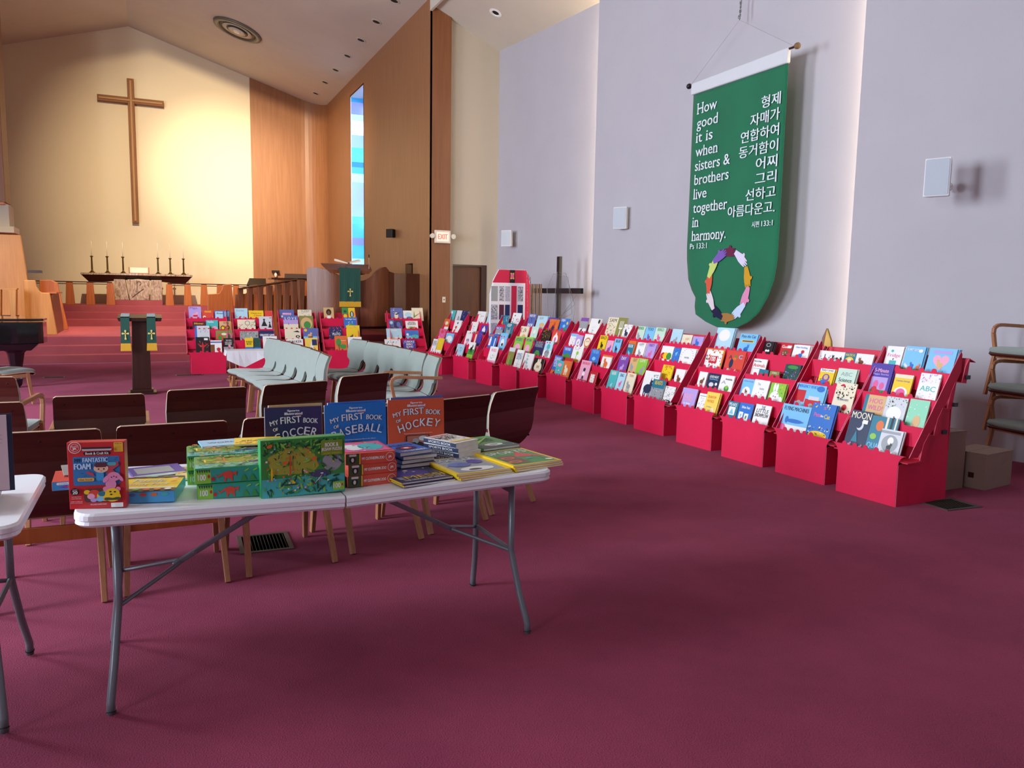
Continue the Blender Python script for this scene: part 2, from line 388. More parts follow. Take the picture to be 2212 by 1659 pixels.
t = thing('ceiling_light', 'small ceiling lamp at the upper edge above the chancel', 'light', (3.2, 17.55, cz(3.2)), 0, ry=math.atan(SL))
b = MB(); b.lathe([(.0, -.03), (.10, -.03), (.12, -.001), (0, -.001)], WHITE, 20); b.build('diffuser', t)
# ceiling diffusers
def diffuser(x, y, s_, lab, side):
    t = thing('air_diffuser', lab, 'vent', (x, y, cz(x)), 0, ry=math.atan(SL)*side)
    b = MB(); b.lathe([(.47, -.002), (.62, -.002), (.60, -.05), (.50, -.06), (.47, -.002)], mat('grille grey', '#6e6a5e', .5, metal=.3), 40); b.build('outer_ring', t, smooth=True)
    for j, (r0, r1, c) in enumerate(((.47, .36, '#3a362e'), (.38, .26, '#b8b09a'), (.27, .2, '#2a2722'), (.22, .12, '#c0b8a2'))):
        b = MB(); b.lathe([(r1, -.01-.015*j), (r0, -.03-.012*j), (r0, -.02-.012*j), (r1, -.002)], mat('grille %d' % j, c, .5), 36); b.build('cone_ring', t, smooth=True)
    b = MB(); b.lathe([(0, -.09), (.07, -.09), (.1, -.06), (0, -.05)], mat('grille hub', '#e6e0cc', .4), 24); b.build('hub', t)
diffuser(2.26, 22.25, 1, 'round grey air diffuser with concentric rings in the chancel ceiling', 1)
diffuser(-3.6, 20.6, 1, 'round air diffuser cut off at the top left corner of the ceiling', -1)
# floor vents
def vent(x, y, sx, sy, rz, lab, n):
    t = thing('floor_vent', lab, 'vent', (x, y, 0), rz, 'floor vents')
    b = MB(); fm = mat('vent frame', '#5c504a', .5, metal=.4)
    b.bx(-sx/2-.025, -sy/2-.025, 0, sx/2+.025, -sy/2, .006, fm); b.bx(-sx/2-.025, sy/2, 0, sx/2+.025, sy/2+.025, .006, fm)
    b.bx(-sx/2-.025, -sy/2, 0, -sx/2, sy/2, .006, fm); b.bx(sx/2, -sy/2, 0, sx/2+.025, sy/2, .006, fm); b.build('frame', t)
    b = MB(); b.bx(-sx/2, -sy/2, .0, sx/2, sy/2, .0015, mat('duct black', '#060505', 1.0, spec=0)); b.build('duct', t)
    lm = mat('vent louvre', '#4a4238', .8)
    for i in range(n):
        b = MB(); x_ = -sx/2+sx*(i+.5)/n; b.bx(x_-.0012, -sy/2, .001, x_+.0012, sy/2, .003, lm); b.build('louvre', t)
vent(.57, 4.74, .25, .30, R(-2), 'brass-edged floor vent with dark louvres under the chairs behind the long table', 13)
vent(5.36, 3.80, .30, .22, R(-4), 'grey floor vent beside the nearest red display', 12)
vent(-1.52, 14.94, .28, .12, 0, 'small dark floor vent between the piano and the thin lectern', 8)
vent(.56, 14.75, .40, .12, 0, 'small floor vent at the left foot of the back row displays', 8)
# baseboard of nave wall
b = MB(); b.bx(5.6, 15.37, 0, 5.70, 15.4, .1, W_DARK); b.bx(6.46, 15.37, 0, 6.68, 15.4, .1, W_DARK); b.build('baseboard_front', kind='structure')
# ------------------------------------------------------------------ altar cross
t = thing('wall_cross', 'tall slender wooden cross hanging on the cream altar wall', 'cross', (-.35, 25.98, 3.41))
CW = wood('cross wood', '#744420', '#8a5628', .6, 6, (7, 7, .3), 0)
CB = wood('cross bar wood', '#744420', '#8a5628', .6, 6, (.3, 7, 7), 0)
b = MB(); b.bx(-.09, -.06, 0, .09, .12, 4.1, CW); b.build('upright', t, bevel=.008)
b = MB(); b.bx(-.87, -.06, 3.40, -.09, .12, 3.57, CB); b.bx(.09, -.06, 3.40, .87, .12, 3.57, CB); b.build('crossbar', t, bevel=.008)
BR = mat('cross rib', '#a47a46', .6)
for nm, q in (('rib', (-.03, -.085, .05, .03, -.06, 4.05)), ('rib', (-.83, -.085, 3.46, -.03, -.06, 3.51)), ('rib', (.03, -.085, 3.46, .83, -.06, 3.51))):
    b = MB(); b.bx(*q, BR); b.build(nm, t, bevel=.006)

# ------------------------------------------------------------------ altar
MARB = mat('brown marble', '#7a5a48', .3, col2='#d8c4b0', vscale=5, stretch=(3, 3, 1), coat=.4)
nt = MARB.node_tree
for n in nt.nodes:
    if n.type == 'TEX_NOISE': n.inputs['Distortion'].default_value = 2.2; n.inputs['Detail'].default_value = 8
t = thing('altar', 'marble altar with thick angled table top on three carved blocks', 'altar', (-.32, 24.6, 1.03))
b = MB(); b.bx(-.62, -.62, 0, .60, .5, .14, CARPET2); b.build('footpace', t)
MT = .87
b = MB(); b.hexa([(-1.42, -.1, MT-.05), (0, -.5, MT-.05), (0, .5, MT-.05), (-1.42, .5, MT-.05)], [(-1.42, -.1, MT), (0, -.5, MT), (0, .5, MT), (-1.42, .5, MT)], MARB)
b.hexa([(0, -.5, MT-.05), (1.42, -.1, MT-.05), (1.42, .5, MT-.05), (0, .5, MT-.05)], [(0, -.5, MT), (1.42, -.1, MT), (1.42, .5, MT), (0, .5, MT)], MARB); b.build('table_top', t)
b = MB(); b.hexa([(-1.2, -.0, MT-.28), (0, -.3, MT-.14), (0, .4, MT-.14), (-1.2, .4, MT-.28)], [(-1.41, -.09, MT-.05), (0, -.48, MT-.05), (0, .48, MT-.05), (-1.41, .48, MT-.05)], W_DARK)
b.hexa([(0, -.3, MT-.14), (1.2, -.0, MT-.28), (1.2, .4, MT-.28), (0, .4, MT-.14)], [(0, -.48, MT-.05), (1.41, -.09, MT-.05), (1.41, .48, MT-.05), (0, .48, MT-.05)], W_DARK); b.build('underside', t)
for x0, x1, x2, x3, y in ((-.22, .26, -.27, .29, -.48), (-.60, -.24, -.60, -.32, -.40), (.28, .60, .33, .60, -.40)):
    b = MB(); b.hexa([(x0, y, .14), (x1, y, .14), (x1, .3, .14), (x0, .3, .14)], [(x2, y-.03, .70), (x3, y-.03, .70), (x3, .3, .70), (x2, .3, .70)], MARB); b.build('marble_block', t, bevel=.01)
p = Print(y=-.52)
p.M = Matrix.Translation((.02, 0, 0))
for a in range(0, 320, 20):
    pass
b = MB(); rel = mat('carved relief', '#4a3428', .5)
b.tube([(.02+.05*math.cos(R(a)), -.512, .60+.05*math.sin(R(a))) for a in range(-80, 200, 20)], .008, rel, 6); b.tube([(-.16, -.505, .22), (.14, -.512, .46)], .008, rel, 6); b.tube([(-.02, -.512, .62), (-.04, -.508, .35)], .006, rel, 6)
b.build('carving', t, kind='stuff')
for i, x in enumerate((-1.14, -.76, -.37, .52, .84, 1.19)):
    lab = ['far left candlestick with tall thin candle on the altar', 'second candlestick from the left on the altar', 'brass candlestick just left of the altar book', 'brass candlestick just right of the altar book', 'second candlestick from the right on the altar', 'far right candlestick with tall thin candle on the altar'][i]
    c = thing('candlestick', lab, 'candlestick', (-.32+x, 24.62, 1.03+MT), 0, 'brass candlesticks on the altar')
    b = MB(); b.lathe([(.085, 0), (.08, .012), (.035, .05), (.022, .09), (.024, .10), (.02, .42), (.022, .43), (.045, .45), (.045, .458), (.015, .47)], BRASS, 20); b.build('stem', c, smooth=True)
    b = MB(); b.lathe([(.011, .46), (.011, .86), (.003, .87)], mat('candle wax', '#e6dcc0', .5), 10); b.build('candle', c, smooth=True)
t = thing('altar_book', 'open white book propped on a stand at the middle of the altar', 'book', (-.32+.03, 24.35, 1.03+MT))
PG = mat('book page', '#f2e6d2', .7)
for s_ in (-1, 1):
    b = MB(); b.hexa([(0, 0, .02), (.22*s_, -.03, .02), (.22*s_, .0, .02), (0, .03, .02)], [(0, .08, .17), (.22*s_, .05, .17), (.22*s_, .08, .17), (0, .11, .17)], PG); recalc(b.build('page_block', t))
b = MB(); b.bx(-.26, .06, 0, -.24, .14, .18, W_MID); b.bx(.24, .06, 0, .26, .14, .18, W_MID); b.bx(-.24, -.05, 0, .24, .12, .02, W_MID); b.build('stand', t)

# ------------------------------------------------------------------ communion rail
t = thing('communion_rail', 'long communion rail with tapered wooden posts across the chancel', 'railing', (0, 23.85, 1.03))
b = MB(); b.bx(-4.6, -.05, .60, -.10-.85, .05, .625, W_DARK); b.bx(.42, -.05, .60, 3.0, .05, .625, W_DARK); b.bx(-4.6, -.02, .55, -.95, .02, .57, W_DARK); b.bx(.42, -.02, .55, 3.0, .02, .57, W_DARK)
b.build('handrail', t)
for x in (-4.35, -3.88, -3.4, -2.95, -2.46, -1.96, -1.48, -1.00, .46, .93, 1.36, 1.78, 2.22, 2.66):
    b = MB(); b.hexa([(x-.11, -.05, 0), (x+.11, -.05, 0), (x+.11, .05, 0), (x-.11, .05, 0)], [(x-.075, -.04, .60), (x+.075, -.04, .60), (x+.075, .04, .60), (x-.075, .04, .60)], W_MID); b.build('post', t, bevel=.01)

# ------------------------------------------------------------------ left choir stall (golden oak) and organ screen
t = thing('choir_stall', 'golden oak choir stall end with stepped curved top, left of steps', 'bench', (-2.1, 18.9, .5))
pts = [(-.28, 0), (-.28, 1.13), (-.07, 1.13), (-.05, 1.0), (-.01, .91), (.03, .88), (.18, .87), (.28, 0)]
b = MB(); b.prism(pts, 0, .08, W_GOLD); recalc(b.build('end_panel', t, bevel=.012))
b = MB(); b.prism([(0.08, 0), (.08, .86), (1.2, .86), (1.9, .18), (1.9, 0)], .17, .23, W_PULP, 'x'); recalc(b.build('back_panel', t, bevel=.006))
b = MB(); b.bx(.12, .05, .86, .30, 1.25, .89, W_MID); b.build('book_ledge', t)
t = thing('choir_stall', 'second choir stall end further back beside the communion rail', 'bench', (-2.15, 21.2, .5))
b = MB(); b.prism([(-.22, 0), (-.2, 1.15), (.02, 1.16), (.16, 1.1), (.34, 0)], 0, .1, W_MID); recalc(b.build('end_panel', t, bevel=.012))
b = MB(); b.bx(-.1, .1, 0, -.04, 1.3, .8, W_PULP); b.build('back_panel', t)
t = thing('prayer_desk', 'low open oak desk with tapered legs behind the piano', 'desk', (-2.75, 18.35, .5))
b = MB(); b.bx(-.8, 0, .93, .32, .25, .96, W_GOLD); b.build('top', t)
for x in (-.35, -.02, .24):
    b = MB(); b.hexa([(x-.045, 0, 0), (x+.02, 0, 0), (x+.02, .2, 0), (x-.045, .2, 0)], [(x-.06, 0, .93), (x+.07, 0, .93), (x+.07, .2, .93), (x-.06, .2, .93)], W_GOLD); b.build('leg', t, bevel=.01)
b = MB(); b.bx(-.8, .03, .38, .3, .3, .42, W_DARK); b.build('shelf', t)
b = MB(); b.bx(-.5, .06, .42, -.1, .24, .58, mat('cushion grey', '#4a4c4a', .9)); b.build('cushion', t, bevel=.03)
t = thing('organ_screen', 'tall golden wood screen at the left edge of the chancel', 'screen', (-3.0, 20.4, .5))
b = MB(); b.prism([(-1.6, 0), (-1.6, 2.12), (.42, 2.12), (.62, 0)], 0, .12, W_GOLD); recalc(b.build('panel', t, bevel=.01))
b = MB(); b.bx(.52, -.03, 1.3, .80, .1, 1.36, W_DARK); b.build('bracket', t)
t = thing('organ_case', 'pale boxed organ case with stepped ledge at the left edge', 'organ', (-3.05, 20.6, 2.66))
b = MB(); b.bx(-1.6, -.2, 0, .36, .6, .14, PAINT2); b.build('ledge', t, bevel=.01)
b = MB(); b.bx(-1.6, -.1, .14, .27, .6, .62, PAINT2); b.build('case', t, bevel=.01)
b = MB(); b.bx(-1.6, -.16, .6, .2, .6, .66, W_MID); b.bx(-1.6, -.12, .66, .22, .6, 4.9, W_PIER); b.build('upper_case', t, bevel=.01)
# ------------------------------------------------------------------ right choir stalls
t = thing('choir_screen', 'row of tall tapered wooden fins with a top rail, right of steps', 'screen', (0, 0, .5))
fx = [(2.10, 21.3), (2.22, 20.3), (2.36, 19.4), (2.48, 18.7), (2.58, 18.0), (2.66, 17.4), (2.74, 16.9), (2.80, 16.4)]
for i, (x, y) in enumerate(fx):
    b = MB(); zt = 1.02+.03*i
    b.hexa([(x-.03, y, 0), (x+.03, y, 0), (x+.03, y+.12, 0), (x-.03, y+.12, 0)], [(x-.07, y-.08, zt), (x+.05, y-.08, zt), (x+.05, y+.2, zt), (x-.07, y+.2, zt)], W_PULP); b.build('fin', t, bevel=.006)
for (xa, ya), (xb, yb) in zip(fx[:-1], fx[1:]):
    b = MB(); b.hexa([(xa+.06, ya, 0), (xb+.06, yb, 0), (xb+.1, yb, 0), (xa+.1, ya, 0)], [(xa+.06, ya, .9), (xb+.06, yb, .9), (xb+.1, yb, .9), (xa+.1, ya, .9)], W_MID); recalc(b.build('panel', t))
b = MB(); b.bar((2.10, 21.3, 1.03), (2.80, 16.4, 1.24), .16, .025, W_DARK); b.build('top_rail', t)
for i, (x, y, s_) in enumerate(((1.55, 21.0, 1), (2.32, 22.25, 1.05), (2.85, 21.4, 1.1))):
    t = thing('choir_stall', ['wooden stall end with a curved shoulder right of the chancel steps', 'dark stall end standing behind the fins near the rail', 'upright stall end beside the small reading desk'][i], 'bench', (x, y, .5))
    b = MB(); b.prism([(-.3, 0), (-.27, .88), (.0, .9), (.06, .98), (.1, 1.12), (.3, 1.15), (.36, 0)], 0, .1, W_MID if i != 1 else W_PULP); recalc(b.build('end_panel', t, bevel=.012))
    b = MB(); b.bx(-.2, .1, 0, -.14, .8, .8, W_PULP); b.build('back_panel', t)
t = thing('reading_desk', 'small black-topped reading desk behind the communion rail', 'desk', (2.62, 23.0, .86), 0)
b = MB(); b.hexa([(-.22, -.2, .74), (.30, -.2, .74), (.34, .2, .93), (-.10, .2, .93)], [(-.22, -.2, .78), (.30, -.2, .78), (.34, .2, .97), (-.10, .2, .97)], BLACK); b.build('desk_top', t)
b = MB(); b.hexa([(-.12, -.1, 0), (.2, -.1, 0), (.2, .15, 0), (-.12, .15, 0)], [(-.03, -.1, .78), (.15, -.1, .78), (.15, .1, .82), (-.03, .1, .82)], W_LEG); b.build('pedestal', t)
t = thing('music_console', 'low wooden console with long flat top by the right chancel wall', 'console', (3.9, 22.0, .5))
b = MB(); b.bx(-.8, 0, .0, .9, .6, 1.30, W_MID); b.build('body', t, bevel=.01)
b = MB(); b.bx(-.95, -.05, 1.30, .95, .65, 1.34, W_DARK); b.build('top', t)
b = MB(); b.bx(-.55, .1, 1.34, .35, .35, 1.46, mat('console brown', '#4e382c', .6)); b.build('music_shelf', t)  # low shelf box on the console top, one even dark brown
t = thing('wall_lamp', 'small dark wall lamp on the wood wall right of the altar', 'lamp', (3.62, 26.0, 2.08))
b = MB(); b.bx(-.11, -.14, .0, .11, .06, .05, BLACK); b.build('bracket', t)
b = MB(); b.lathe([(.02, -.16), (.05, -.10), (.03, -.02), (.02, 0)], mat('lamp glass', '#e6ddc8', .3), 12, (0, -.04, 0)); b.build('shade', t)

# ------------------------------------------------------------------ pulpit
t = thing('pulpit', 'large curved walnut pulpit with wavy front beside the wood wall', 'pulpit', (0, 0, 0))
def wall_curve(name, path, zb, ztops, th, m):
    b = MB(); n = len(path)
    for i in range(n-1):
        (xa, ya), (xb, yb) = path[i], path[i+1]
        d = Vector((xb-xa, yb-ya, 0)).normalized(); q = Vector((-d.y, d.x, 0))*th
        lo = [(xa, ya, zb), (xb, yb, zb), (xb+q.x, yb+q.y, zb), (xa+q.x, ya+q.y, zb)]
        za, zc = ztops[i], ztops[i+1]
        hi = [(xa, ya, za), (xb, yb, zc), (xb+q.x, yb+q.y, zc), (xa+q.x, ya+q.y, za)]
        b.hexa(lo, hi, m)
    o = recalc(b.build(name, t)); return o
n = 16; pth = []; zt = []
for i in range(n+1):
    u = i/n; x = 2.84+.62*u; y = 16.05-.30*math.sin(u*PI*.5); pth.append((x, y))
    zt.append(1.96+.02*math.sin(u*3)-.22*max(0, u-.25)**1.2 if u > .05 else 1.93)
wall_curve('left_wing', pth, .78, zt, .06, W_PULP)
pth = []; zt = []
for i in range(n+1):
    u = i/n; x = 3.84+.66*u; y = 15.75-.06*math.sin(u*PI)+.2*u*u; pth.append((x, y)); zt.append(1.72+.30*(.5-.5*math.cos(min(1, u*1.15)*PI)) if u < .87 else 2.02-.07*(u-.87)/.13)
wall_curve('right_wing', pth, .80, zt, .06, W_PULP)
wall_curve('side_panel', [(4.5, 15.92), (4.62, 15.98), (5.19, 16.05)], .80, [1.93, 1.90, 1.90], .06, wood('pulpit side', '#4f2815', '#613319', .35, 6, (7, 7, .3), .3))
b = MB(); b.bx(3.44, 15.78, .8, 3.86, 15.9, 1.80, W_PULP); b.build('front_panel', t)
b = MB(); b.bx(2.95, 16.0, .74, 5.19, 16.9, .80, W_DARK); b.build('floor_panel', t)
b = MB(); b.bx(3.0, 16.3, 0, 4.0, 16.9, .74, W_DARK); b.bx(3.9, 16.05, 0, 5.19, 16.9, .42, W_PULP); b.bx(4.6, 15.9, 0, 5.0, 16.05, .5, W_DARK); b.build('plinth', t)
b = MB(); b.hexa([(3.22, 15.62, 1.86), (3.99, 15.62, 1.86), (4.06, 16.0, 2.0), (3.15, 16.0, 2.0)], [(3.14, 15.60, 1.93), (4.05, 15.60, 1.93), (4.10, 16.0, 2.06), (3.10, 16.0, 2.06)], W_PULP); b.build('desk', t)
t = thing('pulpit_cloth', 'dark green hanging cloth with gold cross and yellow fringe on the pulpit', 'cloth', (3.60, 15.59, 0))
GRN = mat('green velvet', '#0d4a3c', .8, sheen=.3, bump=.2, scale=80)
YEL = mat('gold fringe', '#d8a528', .8, bump=.5, scale=120)
b = MB()
N = 12
for i in range(N):
    x0 = -.21+.42*i/N; x1 = -.21+.42*(i+1)/N; w0 = .008*math.sin(i*1.3); w1 = .008*math.sin((i+1)*1.3)
    b.hexa([(x0*1.0, -.012+w0, 1.30), (x1*1.0, -.012+w1, 1.30), (x1, w1, 1.30), (x0, w0, 1.30)], [(x0, -.012, 1.96), (x1, -.012, 1.96), (x1, 0, 1.96), (x0, 0, 1.96)], GRN)
b.bx(-.21, -.012, 1.955, .21, .3, 1.968, GRN); b.build('cloth', t)
b = MB(); b.bx(-.215, -.018, 1.20, .215, .0, 1.305, YEL); b.build('fringe', t)
GOLD = mat('gold thread', '#e2cf7a', .5)
def goldcross(parent, cx, y, z0, h_, w_=None):
    w_ = w_ or h_*.62; k = h_*.06
    b = MB(); b.bx(cx-k, y-.006, z0, cx+k, y, z0+h_, GOLD); b.bx(cx-w_/2, y-.006, z0+h_*.66-k, cx+w_/2, y, z0+h_*.66+k, GOLD)
    for (a, c) in ((cx, z0), (cx, z0+h_), (cx-w_/2, z0+h_*.66), (cx+w_/2, z0+h_*.66)): b.bx(a-k*1.7, y-.007, c-k*1.7, a+k*1.7, y, c+k*1.7, GOLD)
    return b.build('embroidered_cross', parent)
goldcross(t, 0, -.02, 1.42, .13)
t = thing('pulpit_book', 'open book with thin pages on top of the pulpit', 'book', (3.58, 15.72, 2.02))
for s_ in (-1, 1):
    b = MB(); b.hexa([(.02*s_, -.12, .03), (.24*s_, -.12, .07), (.24*s_, .1, .09), (.02*s_, .1, .05)], [(.02*s_, -.12, .05), (.24*s_, -.12, .115), (.24*s_, .1, .13), (.02*s_, .1, .07)], PG); recalc(b.build('page_block', t))
b = MB(); b.bx(-.02, -.12, 0, .02, .12, .06, W_PULP); b.build('spine', t)
t = thing('microphone', 'thin gooseneck microphone standing on the pulpit edge', 'microphone', (4.02, 15.72, 1.94))
b = MB(); b.tube([(0, 0, 0), (0, 0, .12), (.0, .01, .25)], .006, mat('mic grey', '#b9a184', .4, metal=.4), 8); b.build('stem', t)
b = MB(); b.lathe([(.012, 0), (.014, .05), (.006, .06)], BLACK, 10, (0, .01, .25)); b.build('head', t)
# ------------------------------------------------------------------ thin lectern with two stoles
t = thing('lectern', 'slim dark wooden lectern standing before the chancel steps', 'lectern', (-.165, 12.35, 0))
b = MB(); b.bx(-.19, -.17, 0, .19, .17, .03, W_DARK); b.bx(-.15, -.13, .03, .15, .13, .07, W_DARK); b.build('base', t, bevel=.006)
b = MB(); b.hexa([(-.125, -.09, .07), (.125, -.09, .07), (.125, .09, .07), (-.125, .09, .07)], [(-.10, -.08, 1.05), (.12, -.08, 1.05), (.12, .08, 1.05), (-.10, .08, 1.05)], W_DARK); b.build('column', t, bevel=.006)
b = MB(); b.hexa([(-.26, -.2, 1.04), (.28, -.2, 1.04), (.28, .2, 1.1), (-.26, .2, 1.1)], [(-.28, -.2, 1.09), (.29, -.2, 1.09), (.29, .2, 1.13), (-.28, .2, 1.13)], W_DARK); b.build('desk_top', t, bevel=.004)
for i, (x, lab) in enumerate(((-.345, 'green stole with gold cross hanging over the left side of the lectern'), (-.015, 'green stole with gold cross hanging over the right side of the lectern'))):
    c = thing('stole', lab, 'stole', (x, 12.13, 0), 0, 'green stoles on the lectern')
    b = MB(); b.hexa([(-.062, -.01, .73), (.062, -.01, .73), (.062, 0, .73), (-.062, 0, .73)], [(-.055, -.01, 1.105), (.055, -.01, 1.105), (.055, 0, 1.105), (-.055, 0, 1.105)], GRN); b.hexa([(-.055, -.01, 1.095), (.055, -.01, 1.095), (.055, .38, 1.13), (-.055, .38, 1.13)], [(-.055, -.01, 1.108), (.055, -.01, 1.108), (.055, .38, 1.142), (-.055, .38, 1.142)], GRN); b.build('cloth', c)
    b = MB(); b.hexa([(-.068, -.014, .63), (.068, -.014, .63), (.068, .002, .63), (-.068, .002, .63)], [(-.062, -.014, .735), (.062, -.014, .735), (.062, .002, .735), (-.062, .002, .735)], YEL); b.build('fringe', c)
    goldcross(c, 0, -.012, .80, .11)
# ------------------------------------------------------------------ grand piano (tail end in view)
t = thing('grand_piano', 'black grand piano tail with a turned leg at the left edge', 'piano', (-2.1, 13.6, 0))
PB = mat('piano lacquer', '#07060a', .12, coat=.8)
rim = [(.62, -.1), (.63, .25), (.55, .55), (.2, .9), (-.5, 1.25), (-1.3, 1.5), (-1.9, 1.5), (-1.9, -.22), (-.2, -.24), (.3, -.20), (.56, -.16)]
b = MB(); b.prism(rim, .66, .98, PB, 'z'); recalc(b.build('case', t, bevel=.01))
b = MB(); b.prism([(x*1.015, y-.01) for x, y in rim], .995, 1.03, PB, 'z'); recalc(b.build('lid', t, bevel=.008))
b = MB(); b.hexa([(.02, -.18, .56), (.46, -.18, .56), (.46, .2, .56), (.02, .2, .56)], [(-.14, -.2, .66), (.56, -.2, .66), (.56, .3, .66), (-.14, .3, .66)], PB); b.build('leg_block', t, bevel=.01)
def pleg(x, y):
    b = MB(); b.M = Matrix.Translation((x, y, 0)); b.lathe([(.05, .02), (.065, .05), (.075, .13), (.06, .15), (.055, .16), (.115, .52), (.17, .58)], PB, 8); b.build('leg', t, bevel=.004)
    b = MB(); b.M = Matrix.Translation((x, y, 0)); b.tube([(-.03, .02, .03), (.03, .02, .03)], .03, BRASS, 12); b.build('caster', t)
pleg(.24, 0); pleg(-1.7, 0); pleg(-1.5, 1.2)
b = MB(); b.tube([(-.35, -.1, .20), (-.16, -.1, .20), (-.09, -.1, .17), (-.08, -.1, .08), (.02, -.1, .05), (.2, -.1, .03)], .016, BLACK, 8); b.build('dolly_arm', t)
# ------------------------------------------------------------------ wall speakers
def speaker(name, loc, rz, w_, h_, cas, grl, lab, grp, ln=.16):
    t = thing('wall_speaker', lab, 'speaker', loc, rz, grp)
    b = MB(); b.hexa([(-w_/2, 0, -h_/2), (w_/2, 0, -h_/2), (w_*.36, .15, -h_/2+.01), (-w_*.36, .15, -h_/2+.01)], [(-w_/2, 0, h_/2), (w_/2, 0, h_/2), (w_*.36, .15, h_/2-.01), (-w_*.36, .15, h_/2-.01)], cas); b.build('cabinet', t, bevel=.008)
    b = MB(); b.prism(rrect(-w_/2+.012, -h_/2+.012, w_/2-.012, h_/2-.012, .015), -.006, .002, grl); recalc(b.build('grille', t))
    b = MB(); b.tube([(0, .14, -.03), (0, .14+ln*.5, -.05), (0, .14+ln, -.05)], .014, METAL if cas is not BLACK else BLACK, 8); b.build('bracket_arm', t)
    b = MB(); b.M = Matrix.Translation((0, .14+ln, -.05)) @ Matrix.Rotation(PI/2, 4, 'X'); b.lathe([(.0, -.005), (.045, -.005), (.04, .015), (0, .02)], WHITE if cas is not BLACK else BLACK, 16); b.build('wall_plate', t)
    return t
SG = mat('speaker grille grey', '#b9c2cc', .6, bump=.3, scale=300)
SW = mat('speaker casing', '#dcdcdc', .4)
speaker('a', (6.78, 5.20, 2.67), R(-68), .23, .36, SW, SG, 'largest white wall speaker, nearest on the right wall', 'white wall speakers', .24)
speaker('b', (6.66, 10.55, 2.71), R(-60), .23, .34, SW, SG, 'white wall speaker between the banner and the wall corner', 'white wall speakers')
speaker('c', (6.52, 14.55, 2.62), R(-50), .22, .32, SW, SG, 'smallest white wall speaker above the quilt, near the door', 'white wall speakers')
speaker('d', (5.05, 17.9, 2.86), R(-60), .2, .2, BLACK, mat('dark grille', '#2a2320', .7), 'small dark speaker on the veneered wall above the pulpit', None, .02)
# ------------------------------------------------------------------ exit sign, switch
t = thing('exit_sign', 'exit sign with red letters and two emergency lamp heads on the pier', 'sign', (5.42, 15.28, 2.64))
b = MB(); b.bx(-.17, -.05, -.13, .17, .0, .13, mat('sign casing', '#e2d8c8', .5)); b.build('housing', t, bevel=.01)
b = MB(); b.bx(-.13, -.053, -.09, .13, -.049, .09, mat('sign face', '#f6b8a8', .5, emit=.9)); b.build('face', t)
p = Print(-.0535); p.text('EXIT', 0, 0, mat('exit red', '#e8503c', .5, emit=1.0), w_=.2, h_=.10, bold=.003); p.build('lettering', t)
for s_ in (-1, 1):
    b = MB(); b.M = Matrix.Translation((s_*.225, -.04, .01)) @ Matrix.Rotation(PI/2, 4, 'X'); b.lathe([(.0, -.03), (.045, -.03), (.05, .03), (0, .032)], mat('lamp lens', '#d8d2c4', .3), 16); b.build('lamp_head', t)
t = thing('light_switch', 'small ivory light switch on the wood pier beside the door', 'switch', (5.47, 15.285, 1.37))
b = MB(); b.bx(-.035, -.006, -.058, .035, 0, .058, mat('ivory', '#e8dcc4', .5)); b.build('plate', t, bevel=.003)
b = MB(); b.bx(-.008, -.014, -.014, .008, 0, .014, W_DARK); b.build('toggle', t)
# ------------------------------------------------------------------ red cardboard book displays
RED = mat('red cardboard', '#d81648', .55, var=.05, vscale=4, spec=.35)
RED_E = mat('red cardboard cut edge', '#e8768e', .7)
RED_B = mat('red cardboard inside', '#d22a48', .6)
HOOK = mat('black clip', '#141418', .4)
def sheet(b, pts, d0, d1, ax='y', m=None, e=None):
    m = m or RED; e = e or RED_E
    def P(a, c, d): return (a, d, c) if ax == 'y' else ((d, a, c) if ax == 'x' else (a, c, d))
    n = len(pts)
    b.add([P(a, c, d0) for a, c in pts], [tuple(range(n))], m); b.add([P(a, c, d1) for a, c in pts], [tuple(range(n-1, -1, -1))], m)
    v = [P(a, c, d0) for a, c in pts]+[P(a, c, d1) for a, c in pts]
    b.add(v, [(i, i+n, (i+1) % n+n, (i+1) % n) for i in range(n)], e)
def scallop(xa, xb, z, n, r, flat=.3):
    out = [(xa, z)]; L = (xb-xa)*(1-flat); x0 = xa+(xb-xa)*flat*.35
    for i in range(n):
        c = x0+L*(i+.5)/n
        out += [(c-r, z)] + [(c+r*math.cos(R(a)), z+.004+r*1.05*math.sin(R(a))) for a in (165, 135, 110, 90, 70, 45, 15)] + [(c+r, z)]
    out += [(xb, z)]
    return out
TR = ((.02, .385, .20, .336, .245, .544), (.17, .585, .335, .516, .375, .726), (.30, .780, .465, .709, .495, .911), (.435, .975, .61, .898, .635, 1.084))
